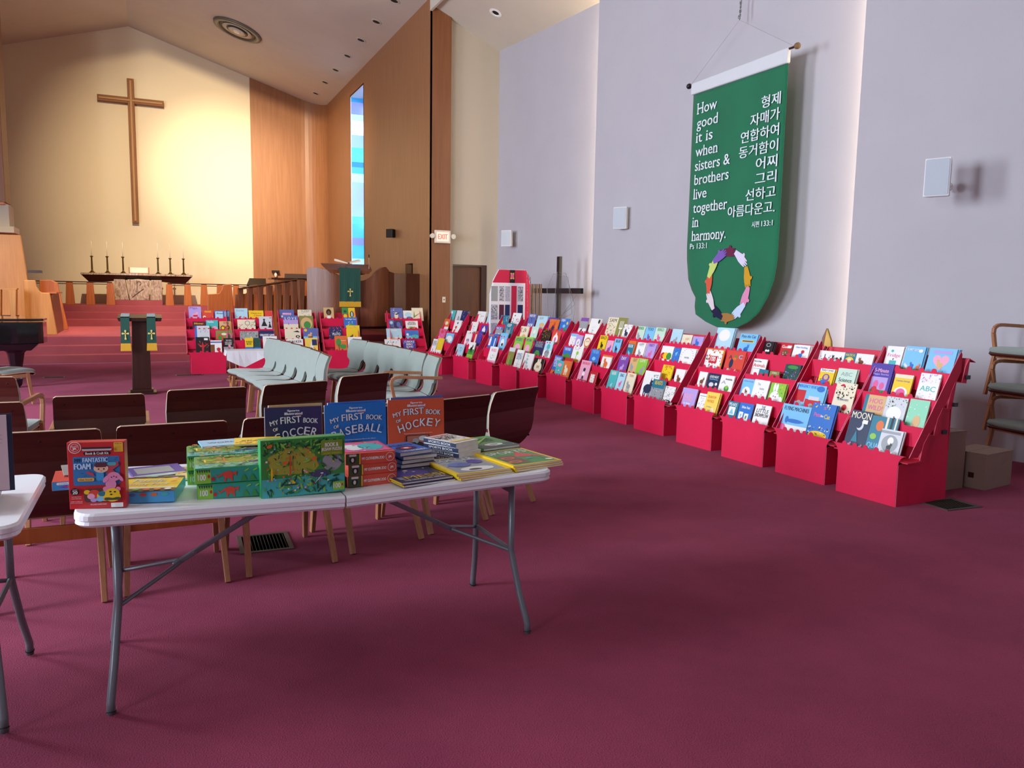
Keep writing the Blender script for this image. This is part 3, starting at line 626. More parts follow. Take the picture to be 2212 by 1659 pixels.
def display(w_, loc, rz, lab, var):
    t = thing('book_display', lab, 'display stand', loc, rz, 'red cardboard book displays')
    h = w_/2; u = h+.062
    b = MB(); pts = [(-h, 0), (h, 0), (h, .30)] + [(h+.062*(1-math.cos(R(a))), .30+.085*math.sin(R(a))) for a in (25, 50, 75, 90)]
    pts += [(x, z) for x, z in reversed(scallop(-u+.02, u-.02, .385, 5, .021, .22+.1*(var % 3)))] + [(-h-.062*(1-math.cos(R(a))), .30+.085*math.sin(R(a))) for a in (90, 75, 50, 25)] + [(-h, .30)]
    sheet(b, pts, -.003, .003); recalc(b.build('front_panel', t))
    for s_ in (-1, 1):
        b = MB(); sheet(b, [(.003, 0), (.565, 0), (.53, .93), (.47, .90), (.34, .52), (.20, .34), (.003, .31)], s_*h-.003, s_*h+.003, 'x'); recalc(b.build('side_panel', t))
        b = MB(); sheet(b, [(.035, .372), (.505, 1.10), (.528, 1.135), (.545, 1.12), (.548, .99), (.47, .86), (.34, .66), (.215, .48), (.13, .37)], s_*(h+.058)-.0025, s_*(h+.058)+.0025, 'x'); recalc(b.build('cheek', t))
    b = MB(); b.bx(-h, .556, 0, h, .562, .93, RED); b.build('back_panel', t)
    for k, (yl, zl, yt, zt_, yb, zb) in enumerate(TR):
        b = MB()
        b.hexa([(-u, yt, zt_), (u, yt, zt_), (u, yt+.006, zt_), (-u, yt+.006, zt_)], [(-u, yb, zb), (u, yb, zb), (u, yb+.006, zb), (-u, yb+.006, zb)], RED_B)
        b.hexa([(-u, yl, zl-.056), (u, yl, zl-.056), (u, yt, zt_), (-u, yt, zt_)], [(-u, yl, zl-.05), (u, yl, zl-.05), (u, yt, zt_+.006), (-u, yt, zt_+.006)], RED_B)
        if k:
            sheet(b, [(-u+.004, zl-.15), (u-.004, zl-.15)]+list(reversed(scallop(-u+.004, u-.004, zl, 5, .021, .2+.12*((var+k) % 3)))), yl-.003, yl+.003)
            b.bx(-u+.004, yl, zl-.152, u-.004, TR[k-1][4], zl-.146, RED_B)
        for s_ in (-1, 1):
            sheet(b, [(yt, zt_), (yt-.05, zt_+.01), (yt-.02, zt_+.13), (yb-.01, zb)], s_*u-.0025, s_*u+.0025, 'x')
        recalc(b.build('shelf_tray', t))
    b = MB(); b.hexa([(-u+.03, .642, 1.078), (u-.01, .642, 1.078), (u-.01, .72, 1.05), (-u+.03, .72, 1.05)], [(-u+.03, .642, 1.084), (u-.01, .642, 1.084), (u-.01, .72, 1.056), (-u+.03, .72, 1.056)], RED); b.build('top_flap', t)
    if var in (0, 4, 8):
        for k, (y, z) in enumerate(((.62, .93), (.50, .73), (.40, .53))):
            b = MB(); b.bx(u, y-.03, z, u+.02, y+.01, z+.03, HOOK); b.build('clip', t)
    return t
# ------------------------------------------------------------------ books
CH = dict(w='#f0f0ec', k='#17161b', r='#c8202c', o='#e07030', y='#f0cc20', g='#3c9040', t='#1f7890', b='#2a72c8', n='#1c2c4e', p='#e0609a', v='#7e4aa8', m='#c8e4d0', a='#7cc4ec', c='#ece2c4', s='#9aa0a4', B='#7a4c2c', l='#8cc840', d='#1c4a44', h='#d8b27a', L='#b8a0dc', S='#d2d6da', O='#8a8a48', T='#48b8b8', P='#f0a8c4', R='#d84838', Y='#f2d45c', V='#4c3aa0', N='#20285c', M='#8ed8b4', i='#b4dcea', j='#5a6cb0', m1='#5c1e2e')
def cm(k): return mat('print '+k, CH[k], .38, coat=.15)
PAGES = mat('book pages', '#f4f2ea', .8, var=.05, vscale=30, stretch=(1, 120, 1))
def art(p, spec, W, H, rnd):
    for tk in spec.split(';'):
        a = tk.split(',')
        if a[0] == 't':
            p.text(a[1], float(a[2])*W, float(a[3])*H, cm(a[5]), w_=float(a[4])*W, h_=min(H*.17, float(a[4])*W/max(1.0, len(a[1])*.52)), bold=W*.004)
        elif a[0] == 'r': x, y, w_, h_ = map(float, a[1:5]); p.rect(max(0, x)*W, max(0, y)*H, min(1, x+w_)*W, min(1, y+h_)*H, cm(a[5]))
        elif a[0] == 'e':
            x, y, rx, ry = map(float, a[1:5]); pts = []
            for i in range(18):
                pts.append((min(W, max(0, (x+rx*math.cos(2*PI*i/18))*W)), min(H, max(0, (y+ry*math.sin(2*PI*i/18))*H))))
            p.poly(pts, cm(a[5]))
        elif a[0] == 'p': q = list(map(float, a[1:7])); p.poly([(q[0]*W, q[1]*H), (q[2]*W, q[3]*H), (q[4]*W, q[5]*H)], cm(a[7]))
        elif a[0] == 'O':
            for i in range(22): p.ell(float(a[1])*W+float(a[3])*W*math.cos(i*2*PI/22), float(a[2])*H+float(a[3])*W*math.sin(i*2*PI/22), W*.018, W*.018, cm(a[4]), 6)
        elif a[0] == 'H':
            x, y, s_ = float(a[1])*W, float(a[2])*H, float(a[3])*W*.5; pts = []
            for i in range(28):
                q = 2*PI*i/28; pts.append((x+s_*math.sin(q)**3, y+s_*(13*math.cos(q)-5*math.cos(2*q)-2*math.cos(3*q)-math.cos(4*q))/16))
            p.poly(pts, cm(a[4]))
        elif a[0] == 'x':
            x0, y0, x1, y1 = map(float, a[3:7]); y_ = p.y
            for i in range(int(a[1])):
                k = a[2][rnd.randrange(len(a[2]))]; s_ = W*rnd.uniform(.018, .05); cx, cy = rnd.uniform(x0, x1)*W, rnd.uniform(y0, y1)*H
                cx = min(W-s_, max(s_, cx)); cy = min(H-s_, max(s_, cy)); p.y = y_-.00003*(i+1)
                n = rnd.choice((3, 4, 6)); p.ell(cx, cy, s_, s_*rnd.uniform(.4, 1), cm(k), n, rnd.uniform(0, 3))
        elif a[0] == 'f':
            x, y, s_ = float(a[1])*W, float(a[2])*H, float(a[3])*min(W, H)*.5; k = cm(a[4]); f = rnd.choice((-1, 1))
            s_ = min(s_, y/1.0, (H-y)/1.1, (W-x)/.75, x/.75)
            p.ell(x, y-.1*s_, .58*s_, .42*s_, k, 14); p.ell(x+f*.42*s_, y+.42*s_, .3*s_, .28*s_, k, 12)
            for dx in (-.4, -.15, .2, .42): p.rect(x+dx*s_-.08*s_, y-.95*s_, x+dx*s_+.06*s_, y-.3*s_, k)
            for dx in (.25, .6): p.poly([(x+f*dx*s_-.08*s_, y+.6*s_), (x+f*dx*s_+.08*s_, y+.6*s_), (x+f*dx*s_, y+.98*s_)], k)
            p.ell(x+f*.5*s_, y+.46*s_, .05*s_, .05*s_, cm('w' if a[4] != 'w' else 'k'), 6)
def book(name, lab, loc, rot, W, H, T, cover, spec, group='picture books on the red displays', seed=1, spine=None, cat='book', cmat=None):
    t = bpy.data.objects.new(name, None); COL.objects.link(t); t.empty_display_size = .05
    t.location = loc; t.rotation_euler = rot; t['label'] = lab; t['category'] = cat
    if group: t['group'] = group
    c = cmat or cm(cover); b = MB()
    b.bx(0, 0, 0, W, .002, H, c); b.bx(0, T-.002, 0, W, T, H, c); b.bx(0, .002, 0, .003, T-.002, H, cm(spine) if spine else c)
    b.build('cover', t)
    b = MB(); b.bx(.003, .002, .003, W-.003, T-.002, H-.003, PAGES); b.build('pages', t)
    if spec:
        p = Print(-.0002, .00012); art(p, spec, W, H, random.Random(seed)); p.build('cover_print', t)
    return t
DISP = {1: (4.895, 4.164, -88, 0.53), 2: (4.922, 4.860, -88, 0.53), 3: (4.913, 5.565, -88, 0.53), 4: (4.955, 6.334, -88, 0.53), 5: (4.990, 7.181, -88, 0.54), 6: (5.024, 7.964, -90, 0.56), 7: (5.092, 8.830, -91, 0.58), 8: (5.144, 9.687, -90, 0.56), 9: (5.070, 10.421, -87, 0.55), 10: (5.077, 11.183, -87, 0.56), 11: (5.020, 12.030, -86, 0.58), 12: (4.981, 13.013, -84, 0.58), 13: (4.792, 13.907, -83, 0.60), 21: (0.895, 14.900, 0, 0.58), 22: (1.711, 14.900, 0, 0.60), 23: (2.523, 14.900, 0, 0.58), 24: (3.309, 14.900, 0, 0.58), 25: (4.648, 14.900, 0, 0.58)}
ORD = {1: 'nearest', 2: 'second', 3: 'third', 4: 'fourth', 5: 'fifth', 6: 'sixth', 7: 'seventh', 8: 'eighth', 9: 'ninth', 10: 'tenth', 11: 'eleventh', 12: 'twelfth', 13: 'farthest', 21: 'leftmost', 22: 'second', 23: 'middle', 24: 'fourth', 25: 'rightmost'}
TN = {1: 'bottom tier', 2: 'second tier', 3: 'third tier', 4: 'top tier'}
DL = {1: 'nearest red cardboard book display of the row along the right wall', 2: 'second nearest red book display along the right wall', 3: 'third red book display along the right wall, from the camera', 4: 'fourth red book display along the right wall, with the ABC Birds book', 5: 'fifth red book display along the right wall, with the dotted ring book', 6: 'sixth red book display along the wall, filled with pastel readers', 7: 'seventh red book display along the wall, with the SAM book on top', 8: 'eighth red book display along the right wall, below the black cross', 9: 'ninth red book display, with purple and orange books on top', 10: 'tenth red book display, in front of the quilt, narrow front', 11: 'eleventh red book display, left of the quilt, half-empty bottom tier', 12: 'twelfth red book display along the wall, near the brown door', 13: 'farthest red book display of the wall row, beside the wood pier',
      21: 'leftmost red book display in the back row, beside the chancel steps', 22: 'second red book display from the left in the back row', 23: 'middle red book display of the back row, with the LOVE book', 24: 'fourth red book display of the back row, below the pulpit cloth', 25: 'rightmost red book display of the back row, right of the pulpit'}
for k, (x, y, a, w_) in DISP.items(): display(w_, (x, y, 0), R(a), DL[k], k % 9 if k != 1 else 0)
BOOKS = """
1 4 -0.233 0.149 0.208 2|white book with pink Fridge title|w|t,Fridge,.5,.64,.75,p;r,.3,.3,.42,.16,T;e,.35,.82,.08,.05,T;f,.5,.52,.12,k
1 4 -0.057 0.166 0.219 2|sky blue book with cartoon animals|a|r,0,0,1,.22,g;f,.2,.3,.3,w;f,.5,.34,.34,b;f,.82,.3,.32,o;e,.8,.85,.12,.06,w;t,SUNNY DAYS,.4,.88,.6,w
1 4 0.172 0.220 0.219 3|bright blue book with a pink heart|a|H,.5,.55,.6,P;f,.5,.45,.4,h;r,.15,.82,.7,.1,L
1 3 -0.250 0.204 0.267 3|purple book with pink lettering|V|t,5-Minute,.52,.8,.62,P;t,Peppa Stories,.52,.68,.7,L;r,.14,.08,.74,.52,L;e,.4,.38,.12,.12,p;e,.68,.34,.11,.11,p;r,.2,.14,.62,.08,g;e,.38,.22,.13,.1,r
1 3 -0.037 0.158 0.198 1|yellow book with a pink round picture|y|r,0,.86,1,.14,c;t,Curious George,.5,.74,.75,v;e,.5,.28,.38,.24,w;e,.5,.3,.25,.16,p
1 3 0.180 0.166 0.228 1|white book with pastel ABC letters|w|t,ABC,.5,.5,.75,T;x,30,PL,0,.7,1,1;x,20,aP,0,0,1,.35
1 2 -0.179 0.190 0.220 1|tan book titled HOG WILD|h|r,0,0,.16,1,t;t,HOG,.55,.8,.6,p;t,WILD!,.58,.56,.7,p;e,.4,.2,.12,.12,L;e,.75,.2,.12,.12,P
1 2 0.009 0.184 0.227 1|grey-white book with a leafy wreath|S|x,36,kgs,0,.6,1,1;e,.5,.45,.36,.24,w;f,.6,.3,.2,k;x,12,sg,0,0,1,.25
1 2 0.198 0.161 0.232 1|mint green book with pale shapes|M|x,26,wly,0,0,1,1;e,.55,.3,.2,.2,h
1 1 -0.193 0.195 0.303 1|dark teal book titled MOON|n|t,MOON,.5,.88,.9,c;e,.55,.62,.16,.12,S;e,.48,.66,.14,.11,n;r,.62,.68,.24,.1,w;f,.25,.12,.25,p;f,.78,.1,.25,p;p,.3,.2,.45,.5,.6,.2,t
1 1 0.022 0.232 0.285 1|blue-green book titled QUACK|t|e,.35,.75,.14,.14,o;t,QUACK,.4,.2,.7,a;r,.55,.55,.08,.45,c;r,.72,.5,.08,.5,k;r,.88,.5,.06,.5,c;e,.2,.45,.12,.08,l
1 1 0.117 0.181 0.199 2|grey and white book with large script title|S|e,.5,.5,.38,.32,s;e,.52,.6,.14,.14,w;t,Otis,.4,.16,.6,w;r,0,.85,.9,.1,s;f,.5,.38,.4,k
2 4 -0.188 0.281 0.118 1|wide white book with small drawings|w|x,26,ks,.1,.25,.9,.7;e,.82,.3,.05,.08,p;r,.25,.4,.03,.35,k;r,.55,.4,.06,.3,k
2 4 0.011 0.122 0.118 1|teal book with a yellow circle|t|t,NAUTICAL,.5,.85,.8,y;e,.5,.4,.38,.32,y;e,.5,.42,.2,.2,c
2 4 0.157 0.171 0.119 1|white book with a brown bear|w|f,.35,.45,.7,B;x,10,s,.5,.2,1,.4
2 3 -0.117 0.153 0.168 2|yellow board book with bright colours|y|r,0,.84,1,.16,w;t,Baby Loves,.5,.92,.8,k;e,.5,.55,.25,.2,v;e,.35,.25,.25,.2,b;e,.7,.25,.2,.15,r;e,.5,.58,.15,.12,h;x,16,gok,0,.1,1,.8
2 3 0.086 0.189 0.188 2|pale mint book titled ABC Science|m|t,ABC,.5,.76,.6,s;t,Science,.5,.5,.7,k
2 2 -0.179 0.326 0.228 2|pale blue book with a red fire engine|a|t,EMERGENCY VEHICLES,.42,.9,.76,b;e,.83,.86,.13,.11,b;r,.05,.3,.32,.45,r;r,.4,.22,.52,.22,r;r,.5,.42,.35,.14,S;e,.2,.26,.08,.09,s;e,.62,.2,.08,.09,s;e,.84,.2,.07,.08,s;r,0,0,1,.16,S
2 2 0.176 0.201 0.280 1|cream book with notes and red balloon|c|x,60,k,0,.5,1,1;t,MY FAVOURITE,.5,.5,.55,s;e,.65,.28,.12,.09,r;x,40,kB,0,0,1,.2
2 1 -0.192 0.314 0.250 1|sky blue book titled FLYING MACHINES|a|r,0,0,1,.3,w;t,FLYING MACHINES,.5,.86,.86,n;e,.52,.45,.3,.07,b;r,.2,.43,.65,.04,b;e,.25,.47,.06,.12,b;e,.14,.2,.12,.12,p
2 1 0.089 0.239 0.300 2|blue book with pink and yellow title|b|t,Pete,.3,.68,.3,p;t,Cat,.72,.66,.24,y;t,5,.55,.88,.1,p;t,the,.5,.66,.12,w;e,.5,.12,.4,.12,y;x,24,wk,0,.12,1,.36;x,10,yw,0,.85,1,1
3 4 -0.260 0.115 0.155 3|black board book with white emblem|k|e,.5,.8,.26,.12,s;e,.5,.8,.18,.08,k;e,.38,.45,.12,.07,w;e,.62,.45,.12,.07,w;r,.2,.1,.6,.06,w
3 4 -0.030 0.136 0.157 1|red book with white script|r|t,Guess,.5,.78,.8,w;e,.5,.35,.34,.25,B;r,.6,.72,.35,.14,w;x,6,w,.3,.3,.7,.45
3 4 0.154 0.192 0.148 3|white book with a blue cartoon figure|w|t,Dino Duckling,.5,.84,.7,b;f,.5,.4,.55,b;e,.62,.6,.1,.1,r
3 3 -0.243 0.199 0.188 1|white book titled Animals in red|w|t,Ants & Other,.4,.88,.5,k;t,Animals,.55,.68,.75,r;r,.2,.5,.6,.02,s
3 3 -0.142 0.114 0.092 1|small teal book with a parrot|t|f,.5,.45,.6,k;r,0,0,1,.25,g;e,.7,.6,.1,.1,r
3 3 -0.017 0.118 0.087 1|small olive brown book|O|e,.5,.4,.3,.22,B;e,.5,.4,.1,.08,k;t,OWL,.5,.82,.5,c
3 3 0.183 0.181 0.169 3|dark green book with a busy jungle|d|e,.5,.86,.34,.1,g;x,60,vptsbk,0,0,1,.75;f,.3,.12,.25,w
3 2 -0.240 0.156 0.194 1|pale blue book with purple title|a|t,Curious George,.5,.88,.8,v;e,.5,.36,.34,.26,w;f,.5,.4,.35,B
3 2 -0.067 0.191 0.201 1|white book with faint line drawing|w|t,The,.35,.8,.2,s;t,Rabbit,.6,.6,.3,s;x,8,s,.2,.1,.8,.5
3 2 0.142 0.182 0.192 2|green book with a white rabbit|l|e,.4,.35,.3,.28,w;e,.28,.8,.08,.2,w;e,.45,.78,.08,.2,w;e,.8,.25,.15,.15,w;x,14,gy,.5,.5,1,1;e,.34,.38,.03,.03,k;e,.48,.36,.03,.03,k
3 1 -0.265 0.143 0.180 1|teal book with white picture window|t|r,.2,.3,.6,.42,w;t,PEARS,.5,.84,.7,w;p,.3,.35,.5,.65,.7,.35,a
3 1 -0.091 0.176 0.184 1|blue book with small white panels|b|r,.1,.2,.3,.35,w;r,.5,.15,.3,.35,w;t,blue hat,.5,.8,.6,w;r,.2,.3,.1,.15,a;r,.6,.25,.1,.15,g
3 1 0.121 0.192 0.197 1|white book titled THE LITTLE SNOWPLOW|w|t,THE,.5,.88,.25,n;t,LITTLE,.5,.72,.76,k;t,SNOWPLOW,.5,.52,.85,k;f,.3,.25,.25,s;r,0,0,1,.14,S
4 4 -0.213 0.260 0.260 3|pale aqua book with a white circle|i|e,.5,.7,.32,.24,w;f,.3,.2,.25,P;f,.75,.15,.35,P;r,.5,.0,.5,.12,w
4 4 0.145 0.247 0.213 2|pale blue book with a navy title|a|t,Pete the Cat,.5,.88,.8,n;r,.15,.6,.7,.1,y;r,.2,.62,.6,.06,B;f,.5,.3,.5,b
4 3 -0.204 0.303 0.237 1|orange-edged board book reading 100|o|r,.08,.05,.84,.9,w;x,70,torgy,.05,.05,.95,.95;r,.32,.36,.38,.32,r;t,100,.5,.53,.26,w;t,First Words,.5,.63,.24,w
4 3 0.117 0.265 0.235 2|red book titled ABC Birds|R|t,A,.24,.72,.2,n;t,B,.52,.74,.17,g;t,C,.78,.76,.2,a;e,.35,.45,.1,.2,n;e,.48,.66,.1,.06,o;t,Birds,.5,.14,.56,w
4 2 -0.203 0.124 0.190 1|white book with a standing brown bear|w|f,.5,.5,.8,B;r,.3,.6,.3,.18,w
4 2 -0.031 0.175 0.189 1|navy book titled GOOD NIGHT|n|t,GOOD NIGHT,.5,.82,.75,w;t,Good Morning,.5,.68,.7,a;e,.4,.4,.2,.12,S;e,.5,.1,.5,.14,g;e,.8,.45,.1,.08,w
4 2 0.163 0.192 0.190 1|white book titled A is for Artichoke|w|t,A,.3,.62,.34,s;t,Artichoke,.62,.8,.5,k;e,.6,.3,.18,.16,g;e,.6,.38,.1,.1,l;r,.55,.1,.06,.12,g
4 1 -0.232 0.232 0.219 1|lilac book titled ROCKET SCIENCE|L|t,ROCKET,.5,.66,.55,P;t,SCIENCE,.5,.5,.6,P;t,for Babies,.5,.3,.45,w
4 1 -0.008 0.131 0.190 1|white book with colourful crowd|w|x,46,gvrb,.05,.1,.95,.8;r,.1,.85,.8,.04,s
4 1 0.142 0.184 0.221 2|yellow book titled QUANTUM PHYSICS|Y|t,QUANTUM,.45,.78,.62,o;t,PHYSICS,.42,.6,.52,o;t,for Babies,.4,.35,.4,s;e,.7,.2,.14,.12,c
5 4 -0.226 0.188 0.204 1|pale blue book with an elephant shape|i|f,.45,.35,.6,s;t,ELEPHANT,.5,.88,.6,w
5 4 -0.029 0.173 0.148 1|cream book with faint words|c|x,20,sh,.1,.2,.6,.7;t,ABC,.6,.7,.5,h
5 4 0.161 0.177 0.138 1|lavender book with a blue monster|L|f,.5,.5,.75,b;r,0,0,1,.2,w;e,.3,.3,.1,.08,r
5 3 -0.224 0.224 0.205 1|white book with red yellow green splash|w|e,.25,.45,.18,.18,r;e,.5,.45,.22,.2,y;e,.75,.45,.2,.2,g;e,.25,.45,.06,.06,o
5 3 -0.044 0.114 0.195 1|narrow blue book with constellations|b|x,30,wa,0,0,1,1;p,.3,.7,.7,.8,.5,.5,a
5 3 0.148 0.252 0.203 2|white book with a dotted ring|w|O,.5,.5,.4,k;t,one two,.5,.5,.3,s
5 2 -0.033 0.187 0.199 1|yellow book with black seeds|y|x,16,k,.1,.1,.9,.85;t,ONE TWO,.5,.9,.6,o
5 2 0.196 0.158 0.171 2|white book with a brown creature|w|f,.5,.4,.7,B;x,6,r,.3,.2,.7,.6
5 1 -0.164 0.273 0.325 1|white book with a big navy beast|w|f,.42,.42,.95,n;x,16,s,.6,.8,.95,.9
5 1 0.012 0.221 0.245 1|teal and grey book with wild shapes|s|r,0,.62,1,.38,t;x,40,kws,0,0,1,.6;t,BEASTS,.5,.86,.6,y
5 1 0.213 0.170 0.191 1|white book with black scribbled plants|w|x,50,k,0,.2,1,1;t,Otis,.4,.12,.5,w;e,.45,.15,.4,.1,k;t,Otis,.4,.15,.5,w
6 4 -0.278 0.207 0.201 2|pale green book with grey figures|m|f,.5,.4,.5,s;t,FRIENDS,.5,.88,.7,g
6 4 -0.060 0.199 0.197 1|sky blue reader with a purple shape|a|f,.5,.4,.5,v;t,TOO,.5,.88,.6,n
6 4 0.149 0.207 0.203 1|pale green book with a pink bird|m|f,.5,.4,.55,p;t,BIRD,.5,.88,.6,g
6 3 -0.272 0.186 0.216 2|orange and teal reader|o|r,.1,.1,.8,.72,t;t,BOOK,.5,.7,.55,w;f,.5,.3,.4,a
6 3 -0.048 0.176 0.208 2|off-white reader with grey elephant|w|f,.5,.4,.6,s;t,HAPPY,.5,.88,.6,s
6 3 0.166 0.180 0.214 2|lilac reader with a pink figure|L|f,.5,.4,.6,p;t,PARTY,.5,.88,.6,v
6 2 -0.239 0.205 0.228 1|lilac reader with a violet bird|v|f,.5,.35,.6,L;t,DAY,.5,.86,.5,w
6 2 -0.005 0.163 0.223 1|tan reader with a grey trunk|h|f,.4,.5,.7,s;t,OUT,.6,.88,.5,B
6 2 0.174 0.194 0.228 2|yellow-green reader with grey animal|l|f,.6,.4,.7,s;t,GAME,.5,.88,.6,c
6 1 -0.226 0.185 0.254 1|plain aqua green reader|T|f,.5,.3,.35,i;t,RAIN,.5,.86,.5,w
6 1 -0.041 0.164 0.245 1|light aqua reader with pink figure|i|f,.5,.45,.55,p;t,SING,.5,.86,.5,t
6 1 0.157 0.185 0.256 1|cream reader with a grey figure|c|f,.45,.4,.75,s;t,TRAIN,.5,.88,.5,h
7 4 -0.220 0.259 0.289 1|cream book titled SAM in slab letters|c|t,SAM,.5,.86,.7,k;x,60,kO,.1,.1,.9,.72
7 4 0.018 0.221 0.292 1|olive brown book with a white fork|O|r,.46,.1,.08,.45,w;r,.3,.5,.06,.35,w;r,.46,.5,.06,.35,w;r,.62,.5,.06,.35,w;r,.3,.48,.4,.06,w
7 4 0.214 0.200 0.208 1|white book with a blue cat shape|w|f,.5,.45,.7,n;x,16,kr,0,.75,1,1
7 3 -0.205 0.199 0.239 1|yellow book with a black bat shape|y|f,.5,.45,.6,k;t,BAD,.5,.88,.7,k
7 3 -0.005 0.164 0.182 1|pink book with a purple pony|P|f,.5,.4,.8,v;x,10,wb,0,0,1,1
7 3 0.175 0.173 0.217 1|sky blue book with small figure|a|f,.5,.4,.6,n;t,BLUE,.5,.86,.6,k;r,0,0,1,.15,w
7 2 -0.193 0.231 0.252 1|bright blue book with small fish|b|e,.5,.5,.2,.1,a;t,THE SEA,.5,.86,.7,a;e,.6,.3,.08,.05,o
7 2 0.137 0.233 0.197 1|white and orange book with a fox|w|r,0,.88,1,.12,o;f,.5,.45,.85,o;r,0,0,1,.1,o
7 1 -0.198 0.261 0.304 1|pale pink book with stacked circles|P|t,ONE FUN DAY,.5,.88,.8,r;e,.5,.6,.12,.08,n;e,.5,.42,.14,.09,w;e,.5,.26,.1,.07,n;x,12,k,.2,.1,.8,.2
7 1 0.060 0.179 0.178 1|red and white board book|r|r,.2,.2,.6,.6,w;x,14,kr,.2,.2,.8,.8
8 4 -0.190 0.218 0.253 1|purple-grey book with snowy feet|s|r,0,0,1,.4,w;r,0,.8,1,.2,v;f,.4,.3,.35,k
8 4 0.124 0.275 0.251 2|white book with a black round stamp|w|e,.85,.85,.1,.12,k;r,.4,.1,.02,.3,g;x,12,ms,.2,.3,.7,.6
8 3 -0.229 0.205 0.217 1|white and pale blue book|w|r,0,.82,1,.18,a;x,24,s,.1,.3,.9,.7
8 3 -0.042 0.183 0.204 1|lilac book with a white face|L|e,.5,.5,.3,.25,w;f,.5,.5,.35,s
8 3 0.183 0.227 0.231 1|white book with a round orange face|w|e,.5,.5,.38,.3,o;e,.5,.5,.3,.22,c;e,.42,.55,.04,.03,k;e,.6,.55,.04,.03,k;r,0,0,1,.1,r
8 2 -0.179 0.241 0.224 1|blue and olive landscape book|b|r,0,0,1,.5,O;e,.6,.4,.35,.2,g;t,THE POND,.5,.85,.7,w
8 2 0.114 0.281 0.264 1|white book with a yellow-green sprig|w|e,.5,.2,.3,.1,y;r,.45,.25,.04,.4,g;e,.52,.6,.12,.1,l;x,10,s,.2,.75,.8,.9
8 1 -0.220 0.227 0.299 1|blue book with bold white words|b|t,DANNY,.5,.85,.8,w;t,CHUNG,.5,.7,.8,w;t,SUMS,.5,.55,.7,w;r,0,0,1,.3,o;f,.4,.2,.3,k
8 1 -0.068 0.238 0.237 1|teal book with a crowd of people|T|x,50,prbkw,0,0,1,.5;e,.4,.75,.25,.1,P
8 1 0.145 0.213 0.299 1|orange book with a tiger shape|o|f,.5,.45,.8,c;r,0,.85,1,.15,r
9 4 -0.234 0.300 0.227 1|purple book with orange trim|V|r,0,0,1,.15,o;t,BEAR,.35,.8,.5,L
9 4 -0.151 0.259 0.204 1|orange book with a cartoon rabbit|o|f,.5,.5,.7,r;e,.5,.3,.2,.2,n;x,12,ykr,.1,.7,.9,.95
9 4 0.128 0.251 0.225 1|bright blue book with red fish|b|t,FISH,.3,.88,.4,w;e,.35,.25,.14,.12,r;e,.7,.3,.14,.12,g;e,.5,.5,.15,.1,a;e,.8,.7,.1,.1,y
9 3 -0.196 0.257 0.243 1|black book with rainbow shapes|k|x,55,rygbpo,0,0,1,1
9 3 0.103 0.227 0.242 1|red and white book with onion face|R|e,.5,.45,.32,.3,w;p,.3,.6,.5,.92,.7,.6,w;e,.5,.45,.12,.14,p
9 2 -0.194 0.322 0.267 1|navy book with a green frog shape|N|t,MORNING,.5,.72,.7,s;e,.5,.2,.3,.18,g;e,.5,.35,.2,.12,g;t,THE WORLD,.5,.88,.7,s
9 2 0.094 0.229 0.282 1|teal and white book with a badge|i|r,0,0,1,.5,w;e,.5,.35,.3,.2,s;e,.5,.7,.2,.15,T;x,12,k,.2,.25,.8,.45
9 1 -0.241 0.288 0.276 1|white book reading This Is Who|w|t,This,.35,.86,.3,T;t,Is,.4,.68,.15,k;t,Who,.35,.5,.3,T;t,I Am,.45,.3,.35,s
9 1 0.093 0.279 0.225 1|black book with a cream rabbit shape|k|e,.5,.42,.38,.36,c;e,.62,.85,.09,.15,c;e,.42,.82,.09,.15,c;t,ONE,.5,.45,.3,B
10 4 -0.225 0.256 0.264 1|denim blue book titled WAIT|j|t,WAIT FOR,.5,.88,.7,w;r,.2,.2,.12,.2,w;r,.42,.2,.12,.2,w;r,.64,.2,.12,.2,w;x,12,n,.2,.5,.8,.8
10 4 0.112 0.317 0.241 2|pale blue winter book|i|e,.6,.4,.25,.15,h;r,0,0,1,.2,w;t,SNOW,.4,.84,.4,s
10 3 -0.226 0.278 0.257 1|cream book with small brown words|c|x,30,B,.1,.6,.7,.9;e,.6,.3,.25,.2,h
10 3 0.108 0.207 0.268 1|pale mint book with a thin tree|m|r,.48,.2,.03,.5,s;e,.5,.7,.2,.12,w;x,4,k,.2,.1,.8,.15
10 2 -0.179 0.279 0.293 1|left green book titled ACTUALLY|l|x,14,T,.1,.7,.9,.95;e,.5,.4,.35,.22,P;t,ACTUALLY,.5,.84,.8,t;r,.1,.05,.8,.14,p
10 2 0.150 0.228 0.299 1|right green book titled ACTUALLY|l|x,14,T,.1,.7,.9,.95;e,.5,.4,.35,.22,P;t,ACTUALLY,.5,.84,.8,t;r,.1,.05,.8,.14,p
10 1 -0.152 0.201 0.319 1|olive green book with pale strip|O|r,0,.8,1,.2,S;r,.3,.1,.1,.5,l;r,.6,.0,.3,.4,g
10 1 0.135 0.229 0.302 1|white book with teal THINGS lettering|w|t,MIND,.5,.75,.7,t;t,GROW,.5,.58,.75,t;r,.5,.15,.03,.35,s;x,10,s,.2,.1,.8,.3
11 4 -0.292 0.301 0.209 1|teal book with a yellow moon|t|e,.2,.35,.22,.3,y;x,14,aw,.5,.4,1,1
11 4 0.116 0.286 0.264 1|white book with black words|w|e,.3,.82,.06,.05,k;x,40,kp,.1,.2,.9,.65
11 3 -0.262 0.302 0.214 1|grey-blue book with white mice|s|e,.35,.3,.16,.14,w;e,.7,.35,.14,.12,w;r,0,.75,1,.25,j;t,MICE,.5,.86,.6,w
11 3 0.096 0.288 0.292 1|teal book with a grey castle|t|r,.25,.25,.5,.35,s;r,.25,.6,.1,.12,s;r,.65,.6,.1,.12,s;t,KEEP,.5,.86,.5,w
